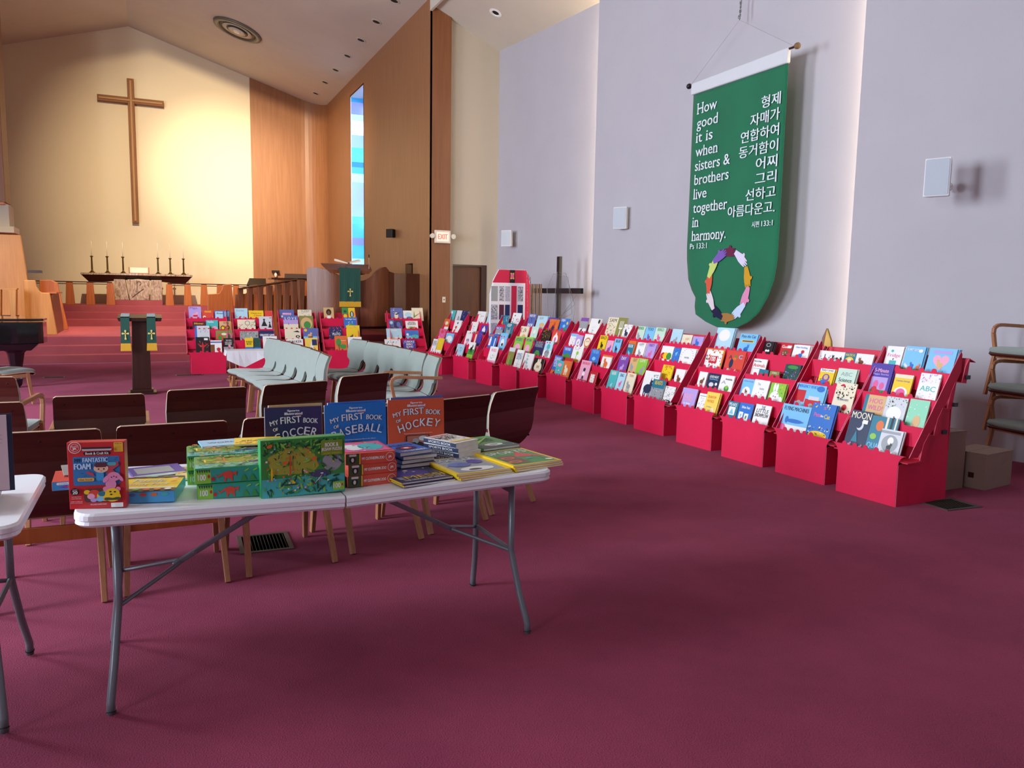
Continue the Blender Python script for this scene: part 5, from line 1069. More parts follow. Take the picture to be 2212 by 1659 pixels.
b = MB(); b.bx(0, 0, 0, .178, .045, .232, KR); b.build('box', t, bevel=.0015); P_(t, kit)
t = thing('craft_box', 'small box with blue end hanging over the table left edge', 'box', (-.358, 3.28, .752), R(2))
b = MB(); b.bx(0, 0, 0, .11, .20, .034, mat('kit coral', '#d84a3c', .4)); b.build('box', t, bevel=.001)
def cb(p): p.rect(.001, .001, .109, .033, mat('kit sky', '#3a98d4', .4)); p.poly(rrect(.015, .021, .062, .030, .004), cm('w')); p.poly([(.02, .012), (.05, .020), (.05, .006)], cm('v')); p.poly([(.04, .012), (.085, .022), (.07, .006)], cm('R')); p.text('craft', .038, .0255, cm('b'), w_=.03, h_=.004)
P_(t, cb)
t = thing('catalogue', 'grey leaflet with white bird lying on the small box behind the craft kit', 'leaflet', (-.325, 3.36, .788), R(8)); b = MB(); b.bx(0, 0, 0, .15, .20, .004, mat('leaflet grey', '#9c9690', .5)); b.build('sheet', t)
P_(t, lambda p: (p.ell(.05, .05, .03, .012, cm('w'), 12, .5), p.ell(.07, .07, .02, .012, cm('w'), 12)), M=TOP(.0045))
# activity pack
t = thing('activity_pack', 'yellow and blue puzzle activity pack lying right of the craft kit', 'box', (-.205, 3.035, zt(-.1)), R(-11))
b = MB(); b.bx(0, 0, 0, .262, .235, .040, mat('pack sky', '#4aa4dc', .4, coat=.2)); b.build('box', t, bevel=.002)
def pk1(p):
    W, H = .262, .235; p.rect(0, 0, W, H, cm('y')); p.rect(0, 0, W, .045, cm('k')); p.rect(0, H-.03, W, H, cm('k'))
    p.poly([(0, .055), (W-.01, .050), (W-.01, .062), (0, .070)], cm('w'))
    p.text('Puzzle', .15, .165, cm('S'), w_=.11, h_=.045, shear=.15, bold=.0008); p.text('Activity Pack', .14, .105, cm('S'), w_=.17, h_=.036, shear=.15, bold=.0006)
    for i, c in enumerate('wRlgRow'): p.ell(.02+.036*i, .024, .012, .012, cm(c), 10)
    for i, c in enumerate('oPvTOg'): p.ell(.03+.042*i, H-.014, .012, .007, cm(c), 10)
    for i in range(10): p.rect(.03+.02*i, .0585, .042+.02*i, .061, cm('s'))
    for x, z, c in ((.03, .19, 'g'), (.235, .18, 'P'), (.05, .2, 'c'), (.24, .12, 'o')): p.ell(x, z, .014, .008, cm(c), 8, .5)
P_(t, pk1, 'top_print', M=TOP(.0406))
def pk2(p):
    for i, c in enumerate('bvjRoT'): p.ell(.05+.036*i, .030, .012, .006, cm(c), 10)
P_(t, pk2)
def lying(name, lab, x, y, z, rz, W, D, T, cov, spec, seed=3, group=None, cat='book', spn=None, spine_txt=None, cmat=None):
    """book lying flat, cover up; origin front left corner"""
    t = thing(name, lab, cat, (x, y, z), R(rz), group); b = MB(); c = cmat or cm(cov)
    b.bx(0, 0, 0, W, D, .0012, c); b.bx(0, 0, T-.0012, W, D, T, c); b.bx(0, 0, .0012, .002, D, T-.0012, cm(spn) if spn else c); b.build('cover', t)
    b = MB(); b.bx(.002, .0015, .0012, W-.0015, D-.0015, T-.0012, PAGES); b.build('pages', t)
    if spec:
        p = Print(0, .00012); p.M = TOP(T+.0003)
        if callable(spec): spec(p, W, D)
        else: art(p, spec, W, D, random.Random(seed))
        p.build('cover_print', t)
    if spine_txt:
        p = Print(-.0004, .0001); p.M = Matrix.Rotation(-PI/2, 4, 'Z') @ Matrix.Translation((-D, 0, 0)); p.text(spine_txt, D/2, T/2, cm('w'), w_=D*.7, h_=T*.45); p.build('spine_print', t)
    return t
b0 = lying('book', 'purple-flapped paperback lying behind the yellow activity pack', -.09, 3.42, zt(0), 10, .20, .16, .012, 'V', 'r,.1,.1,.7,.7,s')
lying('book', 'tan patterned book lying left of the green puzzle boxes', .06, 3.33, zt(.1)+.002, -4, .20, .22, .008, 'h', 'x,30,coB,.05,.05,.95,.95')
# jigsaw boxes
JG = mat('jigsaw green', '#2c9a50', .35, coat=.2); JT = mat('jigsaw teal', '#2a9c90', .35, coat=.2)
def jungle(p, W, H, title=True, seed=4):
    r_ = random.Random(seed); p.rect(.003, .003, W-.003, H-.003, cm('g')); p.rect(.003, .003, W-.003, H*.33, cm('T'))
    p.poly([(W*.12, H*.40), (W*.08, H*.7), (W*.3, H*.86), (W*.6, H*.84), (W*.68, H*.5), (W*.6, H*.38)], mat('sun lime', '#a8a83c', .5)); p.ell(W*.84, H*.55, W*.12, H*.16, cm('s')); p.ell(W*.70, H*.36, W*.13, H*.07, mat('rock', '#4a4a70', .6), 12)
    lf = [mat('leaf a', '#1c6a38', .5), mat('leaf b', '#4cae44', .5), mat('leaf c', '#8cc84a', .5), mat('leaf d', '#144c34', .5)]
    y_ = p.y
    for i in range(230):
        s = W*r_.uniform(.014, .05); x = r_.uniform(.04, .96)*W; z = r_.choice((r_.uniform(.02, .3), r_.uniform(.3, .98), r_.uniform(.75, .98)))*H
        x = min(W-s-.004, max(s+.004, x)); z = min(H-s-.004, max(s+.004, z)); p.y = y_-.00002*(i+1); p.ell(x, z, s, s*.28, r_.choice(lf), 7, r_.uniform(0, 3))
    p.y = y_-.0048; p.rect(W*.33, H*.38, W*.345, H*.72, cm('R'))
    for i in range(60):
        s = W*r_.uniform(.008, .018); x = r_.uniform(.05, .95)*W; z = r_.uniform(.08, .95)*H; c = cm(r_.choice('RrRyobaPw')); p.y = y_-.0050-.00002*i
        p.ell(x, z, s, s*.45, c, 6, .7); p.ell(x, z, s, s*.45, c, 6, -.7)
    p.y = y_-.0063
    p.poly([(W*.30, H*.17), (W*.36, H*.26), (W*.33, H*.30), (W*.37, H*.27)], cm('y')); p.poly([(W*.36, H*.30), (W*.40, H*.24), (W*.35, H*.22)], cm('y'))
    p.poly([(W*.62, H*.20), (W*.68, H*.28), (W*.72, H*.36), (W*.66, H*.27)], cm('w')); p.ell(W*.71, H*.37, W*.02, H*.012, cm('w'), 8)
    p.ell(W*.12, H*.42, W*.012, H*.13, cm('y'), 8); p.ell(W*.33, H*.22, W*.10, H*.012, cm('d'), 10); p.ell(W*.85, H*.22, W*.08, H*.012, cm('d'), 10)
    for x, z in ((.10, .90), (.62, .64), (.28, .60)): p.ell(W*x, H*z, W*.035, H*.03, cm('o'), 10, .4)
    if title:
        p.poly(rrect(W*.70, H*.68, W*.96, H*.94, .003), mat('title lime', '#7c9a2c', .5)); p.text('BOOK &', W*.83, H*.86, cm('w'), w_=W*.16, h_=H*.07, bold=.0005); p.text('JIGSAW PUZZLE', W*.83, H*.775, cm('w'), w_=W*.25, h_=H*.07, bold=.0004)
        p.text('jungle animals', W*.83, H*.71, cm('y'), w_=W*.2, h_=H*.03)
        p.poly(rrect(W*.84, H*.05, W*.98, H*.20, .003), cm('l')); p.text('100', W*.89, H*.13, cm('w'), w_=W*.085, h_=H*.085, bold=.0005); p.ell(W*.955, H*.14, W*.010, H*.025, cm('r'), 8)
t = thing('jigsaw_box', 'green jungle jigsaw puzzle box standing upright at the table front', 'box', (.347, 2.965, zt(.5)), R(3.5), 'green jungle jigsaw boxes')
b = MB(); b.bx(0, 0, 0, .318, .05, .222, JG); b.build('box', t, bevel=.002); P_(t, lambda p: jungle(p, .318, .222))
def jside(p):
    W, H = .315, .056; p.rect(.002, .002, W-.002, H-.002, JT); p.rect(.002, .002, .055, H-.003, cm('l')); p.text('100', .024, H*.45, cm('w'), w_=.026, h_=.022, bold=.0006); p.ell(.048, H*.5, .004, .007, cm('r'), 8)
    for i in range(6): p.poly([(.006+.008*i, H-.003), (.010+.008*i, H-.016), (.013+.008*i, H-.003)], cm('d'))
    p.ell(.115, H*.55, .018, .014, cm('R'), 12); p.poly([(.10, .006), (.106, .006), (.112, .03), (.104, .03)], cm('R')); p.poly([(.125, .006), (.131, .006), (.128, .03), (.120, .03)], cm('R')); p.poly([(.10, .034), (.078, .02), (.068, .036), (.080, .026), (.098, .042)], cm('R')); p.poly([(.128, .036), (.145, .044), (.142, .02), (.139, .03)], cm('R')); p.ell(.062, .018, .006, .008, cm('r'), 8)
    for x in (.17, .2, .235, .27): p.poly([(x-.012, .006), (x, .03), (x+.012, .006)], cm('g')); p.ell(x+.01, H*.8, .01, .003, cm('l'), 7, .5)
for (x, y, z, rz, lab) in ((.128, 3.012, 0, -3, 'lower green puzzle box of the front stack left of the jigsaw'), (.122, 3.014, .058, -2, 'upper green puzzle box of the front stack left of the jigsaw')):
    t = thing('jigsaw_box', lab, 'box', (x, y, zt(.25)+z), R(rz), 'green jungle jigsaw boxes'); b = MB(); b.bx(0, 0, 0, .315, .222, .057, JG); b.build('box', t, bevel=.002)
    P_(t, jside); P_(t, lambda p: jungle(p, .315, .222, False, 9), 'top_print', M=TOP(.0578)); P_(t, lambda p: (p.rect(.02, .01, .18, .05, cm('l')), p.rect(.03, .02, .10, .04, cm('w'))), 'side_print', M=LEFT(.222))
for (z, lab) in ((0, 'lower green puzzle box of the rear stack'), (.058, 'upper green puzzle box of the rear stack')):
    t = thing('jigsaw_box', lab, 'box', (.105, 3.255, zt(.25)+z), R(-2), 'green jungle jigsaw boxes'); b = MB(); b.bx(0, 0, 0, .315, .222, .057, JG); b.build('box', t, bevel=.002)
    P_(t, jside); P_(t, lambda p: jungle(p, .315, .222, False, 12), 'top_print', M=TOP(.0578)); P_(t, lambda p: (p.rect(.02, .01, .18, .05, cm('l')), p.rect(.03, .02, .10, .04, cm('w'))), 'side_print', M=LEFT(.222))
lying('book', 'pale blue thin book lying on the rear puzzle boxes', .17, 3.40, zt(.25)+.1165, 4, .19, .14, .008, 'a', 't,WORDS,.5,.5,.7,n')
lying('book', 'yellow thin book lying on the rear puzzle boxes', .29, 3.36, zt(.25)+.126, -6, .19, .15, .007, 'y', 't,SPACE,.5,.5,.7,k;x,20,og,0,0,1,.4')
# clothespin kits
CK = mat('kit vermilion', '#d8503c', .4, coat=.2)
def cfront(p):
    W, H = .205, .045; p.rect(.001, .001, .055, H-.001, mat('kit olive', '#4a5a34', .5)); p.ell(.028, .020, .013, .014, cm('k'), 12); p.ell(.028, .019, .006, .009, cm('w'), 8); p.poly(rrect(.014, .033, .044, .042, .004), cm('w')); p.rect(.055, .001, .060, H-.001, cm('y'))
    p.text('MY CLOTHESPIN ZOO', .112, .022, cm('w'), w_=.092, h_=.011, bold=.0004); p.ell(.182, .023, .018, .018, cm('w'), 20); p.ell(.182, .023, .0165, .0165, CK, 20); p.text('JR', .182, .022, cm('w'), w_=.014, h_=.011, bold=.0006)
for i, (dx, dr, lab) in enumerate(((0, 3, 'lowest red clothespin kit of the stack of three'), (.003, 5, 'middle red clothespin kit of the stack of three'), (-.008, 2, 'topmost red clothespin kit of the stack, with pictured lid'))):
    t = thing('craft_kit', lab, 'box', (.685+dx, 3.03, zt(.78)+.0455*i), R(dr), 'stacked red clothespin kits'); b = MB(); b.bx(0, 0, 0, .205, .235, .045, CK); b.build('box', t, bevel=.0015); P_(t, cfront)
    if i == 2: P_(t, lambda p: art(p, 'r,.05,.1,.9,.8,p;e,.3,.5,.2,.25,w;e,.65,.5,.25,.3,T;x,30,gorykw,.05,.1,.95,.9', .205, .235, random.Random(8)), 'top_print', M=TOP(.0455))
t = boxthing('craft_kit', 'small navy kit box squeezed between jigsaw and clothespin kits', 'box', (.645, 3.045, zt(.66)), R(2), .036, .2, .045, cm('N'))
P_(t, lambda p: (p.ell(.026, .022, .008, .010, cm('r'), 10), p.ell(.026, .022, .005, .006, cm('w'), 10)))
# flat books at the right half
def yard(p, W, D): art(p, 'e,.45,.5,.35,.22,V;x,10,wk,.1,.5,.9,.9;t,MESSI,.58,.24,.74,y;t,THE UNOFFICIAL STORY,.5,.08,.8,S', W, D, random.Random(2)); p.rect(.06*W, .14*D, .17*W, .3*D, cm('s'))
lying('book', 'lower of the two purple-black yellow-lettered books at the table front', .885, 2.925, zt(1.0)-.001, 10, .238, .27, .010, 'N', None, group='purple-black books with yellow lettering', spn='y')
lying('book', 'upper purple-black book with big yellow lettering at the table front', .878, 2.932, zt(1.0)+.010, 11, .238, .27, .009, 'N', yard, group='purple-black books with yellow lettering', spn='y')
for i in range(3):
    lab = ('bottom yellow-edged soccer book lying at the table front', 'middle yellow-edged soccer book lying at the table front', 'top yellow-edged book with a soccer player on the cover')[i]
    lying('book', lab, 1.128-.008*i, 2.93+.004*i, zt(1.2)+.0005+.0088*i, 9-i, .262, .31, .0085, 'y', None if i < 2 else 'r,.08,.04,.84,.92,s;x,26,VwjsO,.1,.1,.9,.9;e,.5,.2,.3,.12,w;e,.45,.17,.12,.05,k;t,SOCCER,.45,.82,.7,w;e,.35,.5,.2,.14,j;e,.7,.6,.14,.12,V', group='yellow-edged soccer books')
for i in range(3):
    lab = ('bottom yellow-edged sports book overhanging the table right end', 'middle yellow-edged sports book overhanging the table right end', 'top sports book with green and red cover at the table right end')[i]
    lying('book', lab, 1.396-.006*i, 2.965+.004*i, zt(1.45)+.0005+.0088*i, 12-i, .262, .31, .0085, 'y', None if i < 2 else 'r,.06,.04,.88,.92,g;t,SPORTS,.5,.82,.8,w;p,.45,.5,.95,.35,.65,.8,R;r,.1,.1,.35,.5,B;e,.25,.45,.14,.07,o;e,.25,.45,.08,.04,B;e,.2,.2,.14,.07,o;e,.2,.2,.08,.04,B;e,.85,.14,.07,.05,c;x,10,TO,.4,.1,.9,.5', group='yellow-edged sports books')
for i in range(4):
    lab = ('bottom thick book under the blue-covered one', 'second thick book of the blue-topped stack', 'third thick book of the blue-topped stack', 'blue-covered thick book on top of its stack beside the purple book')[i]
    lying('book', lab, .945+.006*((i*7) % 3), 3.17+.004*i, zt(1.03)+.0195+.0166*i, (8, 14, 9, 16)[i], .165, .20, .016, 'b' if i == 3 else 'N', 't,SPORTS,.5,.72,.8,n;e,.5,.4,.3,.2,N;e,.5,.4,.16,.1,R;e,.5,.4,.08,.05,w;t,THE LEGENDS,.5,.1,.8,w' if i == 3 else None, group='stacked thick blue sports books', spn='b')
for i in range(4):
    lab = ('bottom book of the white-paged sports trivia stack', 'second book of the white-paged sports trivia stack', 'third book of the white-paged sports trivia stack', 'top book of the white-paged stack with yellow and red title')[i]
    lying('book', lab, 1.232+(.006, -.002, -.004, -.014)[i], 3.225+.003*i, zt(1.25)+.0006+.0236*i, (27, 25, 30, 26)[i], .150, .205, .023, 'w', 't,THE STUPIDEST,.5,.84,.8,r;t,SPORTS,.5,.66,.8,k;t,BOOK,.45,.5,.5,k;r,0,.1,1,.1,Y;x,10,yR,.1,.2,.9,.4' if i == 3 else None, group='stacked white sports trivia books', spn='n', spine_txt='SPORTS BOOK')
for i in range(3):
    lab = ('bottom of three green sports annuals beside the white-paged stack', 'middle of three green sports annuals beside the white-paged stack', 'top green annual showing a pitch and a rugby ball')[i]
    lying('book', lab, 1.392-.004*i, 3.30+.004*i, zt(1.45)+.0006+.0126*i, (14, 17, 13)[i], .215, .27, .012, 'd' if i < 2 else 'g', 'r,0,0,1,.3,d;e,.5,.25,.24,.1,w;e,.5,.25,.1,.05,s;t,WORLD SPORT,.5,.72,.7,n;t,BIG BOOK,.5,.58,.6,n;p,.1,.3,.9,.9,.2,.5,l;x,14,TsO,.1,.05,.9,.4' if i == 2 else None, group='green sports annuals')
# three upright sports books with a second copy behind each
def sport(name, x, y, rz, W, H, cov, hexc, word, extra, spn, lab, lab2, back):
    c = mat('sport '+word, hexc, .3, coat=.35)
    t = book(name, lab, (x, y, zt(x)), (R(-3), 0, R(rz)), W, H, .012, 'w', None, group=None, spine='w', cmat=c)
    p = Print(-.0003, .00015); w_ = mat('sport lettering', '#e4e6f2', .4); k = mat('sport shadow', '#16264a', .5)
    p.text('Sports', W*.50, H*.935, w_, w_=W*.21, h_=H*.042, bold=W*.004); p.text('Illustrated', W*.50, H*.890, w_, w_=W*.31, h_=H*.042, bold=W*.004); p.text('Kids', W*.60, H*.860, cm('r' if word != 'HOCKEY' else 'b'), w_=W*.1, h_=H*.02)
    def tx(s, cx, cz_, w1, h1, rot=0, b_=.006): p.text(s, W*cx+.0013, H*cz_-.0013, k, w_=W*w1, h_=H*h1, rot=rot, bold=W*.004); p.text(s, W*cx, H*cz_, w_, w_=W*w1, h_=H*h1, rot=rot, bold=W*.0025)
    tx('MY', .16, .745, .15, .075, .25); tx('FIRST', .45, .785, .36, .115, .05, .008); tx('BOOK', .80, .760, .26, .085, -.10); tx('OF', .18, .632, .085, .052, .2)
    n = len(word)
    for i, ch in enumerate(word):
        u = (i+.5)/n; x_ = .16+.76*u if n == 6 else .10+.84*u; zz = .455+.135*math.sin(PI*.72*u+.12); tx(ch, x_, zz, .10 if n == 6 else .08, .135, (.5-u)*.75, .009)
    extra(p, W, H); p.build('cover_print', t)
    q = book('book', lab2, (x+.02, y+.016, zt(x)), (R(-3), 0, R(rz+5)), W*.97, H*1.03, .010, back, None, group=None, spine='w')
def ex_s(p, W, H): p.ell(W*.5, H*.2, W*.2, H*.18, cm('w')); p.ell(W*.5, H*.2, W*.06, H*.06, cm('k'), 5)
def ex_b(p, W, H):
    p.text('Mostly Everything Explained About the Game', W*.5, H*.40, cm('w'), w_=W*.62, h_=H*.022); p.ell(W*.50, H*.20, W*.24, H*.17, mat('mitt brown', '#4a2a2c', .5)); p.ell(W*.50, H*.17, W*.10, H*.10, cm('w')); p.ell(W*.82, H*.24, W*.05, H*.05, mat('toy skin', '#e8c0a0', .5), 10); p.ell(W*.82, H*.29, W*.055, H*.03, cm('r'), 10); p.ell(W*.92, H*.20, W*.05, H*.04, cm('w'), 12); p.rect(W*.79, H*.08, W*.85, H*.19, cm('w'))
def ex_h(p, W, H):
    p.text('Mostly Everything Explained About the Game', W*.52, H*.40, cm('w'), w_=W*.5, h_=H*.022); p.rect(W*.30, H*.10, W*.72, H*.37, cm('k')); p.rect(W*.32, H*.12, W*.70, H*.36, mat('rink pink', '#b86c5c', .5)); p.ell(W*.49, H*.19, W*.13, H*.07, cm('k'), 16); p.ell(W*.47, H*.27, W*.06, H*.05, cm('s'), 12); p.ell(W*.44, H*.20, W*.05, H*.05, cm('k'), 12); p.ell(W*.60, H*.31, W*.075, H*.045, mat('bubble', '#c8d4e0', .5), 14)
    p.rect(W*.35, H*.075, W*.69, H*.125, cm('r')); p.text('A ROOKIE BOOK', W*.52, H*.10, cm('k'), w_=W*.26, h_=H*.025); p.ell(W*.52, H*.045, W*.2, H*.018, cm('s'), 16)
sport('book', .432, 3.50, -1, .245, .262, 'N', '#2a1c5c', 'SOCCER', ex_s, 'w', 'purple upright book about soccer behind the jigsaw box', 'second purple soccer copy leaning behind the first', 'h')
sport('book', .690, 3.49, 2, .285, .268, 'b', '#0a70c8', 'BASEBALL', ex_b, 'w', 'bright blue upright book about baseball in the middle of the table', 'second blue baseball copy leaning behind the first', 'b')
sport('book', .984, 3.50, 1, .278, .270, 'o', '#d8542c', 'HOCKEY', ex_h, 'w', 'orange upright book about hockey on the table', 'second copy leaning behind the orange hockey book', 'j')
# book standing on the left table
t = thing('book', 'tall pale pink book standing open at the left table end', 'book', (-.765, 3.20, .74+.041), R(4), rx=R(-4))
b = MB(); b.bx(0, 0, 0, .30, .006, .275, cm('n')); b.build('cover', t); b = MB(); b.bx(0, -.012, .004, .285, 0, .271, mat('pale pink page', '#cdb4bc', .6)); b.build('pages', t)
def pp(p):
    for i in range(6): p.rect(.235, .20-.007*i, .235+.035*(1-.3*(i % 2)), .2012-.007*i, mat('pink text', '#b0707c', .6))
    p.rect(.0, .03, .21, .17, cm('j'))
P_(t, pp, 'page_print', y=-.0128)
for i in range(2): lying('book', ('lower dark-edged grey book lying on the left table', 'upper dark-edged grey book under the tall pale pink book')[i], -.86, 3.02, .7405+.0205*i, 6-2*i, .36, .30, .020, 'n', 'r,.02,.02,.96,.96,s', group='dark-edged books on the left table')

# ------------------------------------------------------------------ draped side table
t = thing('side_table', 'small side table with turned brass legs under a white cloth', 'table', (1.0, 12.2, 0))
for x, y in ((.03, .04), (.14, .33), (.58, .04), (.60, .33)):
    b = MB(); b.lathe([(.012, 0), (.014, .05), (.02, .07), (.012, .09), (.014, .2), (.018, .24), (.012, .26), (.013, .50), (.018, .54), (.014, .58)], mat('brass tube', '#9c6a34', .3, metal=.7), 12, (x, y, 0)); b.build('leg', t, smooth=True)
b = MB(); b.bx(0, 0, .575, .63, .36, .595, W_LEG); b.build('top', t)
b = MB(); b.bx(.0, .03, .15, .17, .34, .165, W_LEG); b.build('shelf', t)
d_ = thing('dish', 'silver dish on the lower shelf of the side table', 'dish', (1.085, 12.36, .166)); b = MB(); b.lathe([(.03, 0), (.07, .02), (.085, .04), (.08, .042), (.0, .02)], METAL, 20); b.build('bowl', d_, smooth=True)
CL = mat('white linen', '#dcdce0', .85, bump=.1, scale=40)
b = MB()
b.add([(-.02, -.02, .60), (.66, -.02, .60), (.66, .38, .60), (-.02, .38, .60)], [(0, 1, 2, 3)], CL)
n = 8
for i in range(n):
    u0, u1 = i/n, (i+1)/n
    def dz(u): return .60-(.07+.18*max(0, 1-abs(u-.35)*1.9))
    b.add([(-.02+.68*u0, -.02, .60), (-.02+.68*u1, -.02, .60), (-.02+.68*u1, -.035-.01*math.sin(u1*9), dz(u1)), (-.02+.68*u0, -.035-.01*math.sin(u0*9), dz(u0))], [(0, 1, 2, 3)], CL)
b.add([(-.02, -.02, .60), (-.035, -.03, .53), (-.035, .38, .52), (-.02, .38, .60)], [(0, 1, 2, 3)], CL); b.add([(.66, -.02, .60), (.67, -.03, .50), (.67, .38, .49), (.66, .38, .60)], [(0, 1, 2, 3)], CL)
o = b.build('tablecloth'); o.location = (1.0, 12.2, .002); tag(o, 'white cloth draped over the small side table', 'tablecloth')
m_ = o.modifiers.new('solid', 'SOLIDIFY'); m_.thickness = .004; m_.offset = 1

# ------------------------------------------------------------------ banner
BG = mat('banner green', '#12704c', .85, var=.10, vscale=1.2, sheen=.15, bump=.25, scale=180)
WT = mat('banner lettering', '#e0ecf0', .7); SLV = mat('banner sleeve', '#d4d8dc', .8)
t = thing('banner', 'long green cloth banner with white English and Korean text', 'banner', (6.82, 9.06, 0), R(-90))
left = [(.03, 4.25), (.03, 3.0), (.02, 2.2), (.03, 2.03), (.08, 1.75), (.17, 1.60), (.26, 1.50), (.25, 1.38), (.28, 1.27), (.50, 1.18), (.73, 1.115), (.90, 1.10)]
right = [(1.79, 4.25), (1.79, 3.0), (1.79, 2.3), (1.785, 1.95), (1.75, 1.72), (1.66, 1.52), (1.52, 1.33), (1.36, 1.21), (1.15, 1.13), (.90, 1.10)]
def edge(pl, z):
    for (x0, z0), (x1, z1) in zip(pl[:-1], pl[1:]):
        if z0 >= z >= z1: return x0+(x1-x0)*((z0-z)/max(1e-6, z0-z1))
    return pl[-1][0]
b = MB(); rows = sorted(set([p[1] for p in left+right]+[4.25-.08*i for i in range(1, 39)]), reverse=True); nx = 22; v = []
for z in rows:
    a, c = edge(left, z), edge(right, z)
    for j in range(nx+1):
        x = a+(c-a)*j/nx; amp = .003*min(1, (4.25-z)/1.5)
        v.append((x, amp*math.sin(x*9+.6)+amp*.6*math.sin(x*17+z)-(.03*(1.5-z)*(x-.9) if z < 1.5 and x > .9 else 0), z))
f = [(i*(nx+1)+j, (i+1)*(nx+1)+j, (i+1)*(nx+1)+j+1, i*(nx+1)+j+1) for i in range(len(rows)-1) for j in range(nx)]
b.add(v, f, BG); o = b.build('cloth', t, smooth=True); m_ = o.modifiers.new('s', 'SOLIDIFY'); m_.thickness = .004; m_.offset = -1 
b = MB(); b.prism([(.0, 4.245), (1.80, 4.225), (1.80, 4.40), (.0, 4.40)], -.03, .03, SLV); o = recalc(b.build('sleeve', t, bevel=.02, seg=3))
b = MB(); b.tube([(-.06, 0, 4.385), (1.90, 0, 4.385)], .014, W_DARK, 10); b.build('rod', t)
for x, m_ in ((-.075, BLACK), (1.92, mat('finial wood', '#7a5e3c', .5))):
    b = MB(); b.M = Matrix.Translation((x, 0, 4.385)) @ Matrix.Rotation(PI/2, 4, 'Y'); b.lathe([(.012, -.035), (.034, -.02), (.038, 0), (.034, .02), (.01, .034)], m_, 14); b.build('finial', t, smooth=True)
b = MB(); b.tube([(-.03, 0, 4.40), (.83, .06, 5.0), (1.86, 0, 4.40)], .0025, mat('cord', '#a09ca4', .8), 6); b.build('cord', t)
b = MB(); b.tube([(.83, .06, 5.0), (.83, .09, 5.4)], .004, METAL, 6); b.tube([(.83, .06, 5.0), (.85, .05, 5.02), (.83, .04, 5.05), (.82, .05, 5.01)], .006, METAL, 6)
for i in range(5): b.bx(.822-.006*(i % 2), .06, 5.04+.05*i, .838+.006*(i % 2), .075, 5.075+.05*i, METAL)
b.build('hanging_chain', t)
p = Print(-.013, .00005)
eng = ('How', 'good', 'it is', 'when', 'sisters &', 'brothers', 'live', 'together', 'in', 'harmony.')
ew = (.40, .43, .34, .45, .71, .70, .27, .70, .12, .70)
def serif_text(s, x0, zc, w_, cap):
    v, f, a0, a1, b0, b1 = glyphs(s); vx = glyphs('x'); s_ = cap/(glyphs('H')[5]-glyphs('H')[4]); sx = w_/(a1-a0); p.y -= .0001
    for k in (-.002, .002): p.y -= .0001; p.add([(x0+(q-a0)*sx+k, p.y, zc-cap/2+r_*s_) for q, r_ in v], f, WT)
    # small slab feet under upright stems, as on the sewn letters
    xs = {}
    cur = 0
    for i, chh in enumerate(s):
        g0 = glyphs(s[:i+1])
        if chh in 'Hhnmritfl' and chh != ' ':
            xe = x0+(g0[3]-a0)*sx; gi = glyphs(chh); wd = (gi[3]-gi[2])*sx; st = ([xe-wd+.012, xe-.012] if chh in 'Hhn' else ([xe-wd+.012, xe-wd*.5, xe-.012] if chh == 'm' else ([xe-wd+.012] if chh == 'r' else ([xe-wd*.5] if chh in 'il' else []))))
            for q in st: p.rect(q-.022, zc-cap/2-.004, q+.022, zc-cap/2+.008, WT)
            if chh == 'H':
                for q in st: p.rect(q-.022, zc+cap/2-.008, q+.022, zc+cap/2+.004, WT)
for i, s in enumerate(eng): serif_text(s, .15, 4.035-.188*i, ew[i], .135)
kor = ('형제', '자매가', '연합하여', '동거함이', '어찌', '그리', '선하고', '아름다운고.')
kw = (.32, .50, .66, .68, .36, .36, .52, .84)
for i, s in enumerate(kor): p.text(s, 1.715-kw[i]/2, 3.86-.180*i, WT, w_=kw[i], h_=.145, bold=.003)
p.text('시편', 1.40, 2.41, WT, w_=.13, h_=.075, bold=.0015); p.text('133:1', 1.60, 2.41, WT, w_=.19, h_=.065, bold=.0015)
p.text('Ps 133:1', .30, 2.20, WT, w_=.36, h_=.075, bold=.0015)
o = p.build('lettering', t); o['kind'] = 'stuff'
HC = (('#6c1c44', 90), ('#e0d8f0', 52), ('#d09c20', 12), ('#e090b8', -22), ('#c8dcf4', -52), ('#a8783c', -88), ('#16103c', -122), ('#e4d8dc', -152), ('#d85c40', 176), ('#c8dc78', 148), ('#7c5cb4', 118))
for i, (hx, a) in enumerate(HC):
    h = Print(-.013-.0006*i, .00004); m_ = mat('felt '+hx, hx, .85); A = R(a); cx, cz_ = .93+.37*math.cos(A), 1.67+.42*math.sin(A); d = A-PI/2   # fingers point clockwise
    if i == 0: L = .20
    else: L = .15
    def T(u, v): return (cx+(u*math.cos(d)-v*math.sin(d)), cz_+(u*math.sin(d)+v*math.cos(d)))
    hand = [(-L*.95, -.030), (-L*.5, -.042), (-.02, -.055), (.05, -.056), (.11, -.050), (.12, -.036), (.07, -.028), (.135, -.022), (.145, -.008), (.075, -.002), (.14, .006), (.145, .020), (.07, .024), (.115, .034), (.11, .048), (.04, .055), (.03, .085), (.0, .090), (-.01, .060), (-L*.5, .045), (-L*.95, .030)]
    h.poly([T(u, v) for u, v in hand], m_); o = h.build('felt_hand', t); m2 = o.modifiers.new('s', 'SOLIDIFY'); m2.thickness = .003; m2.offset = 0

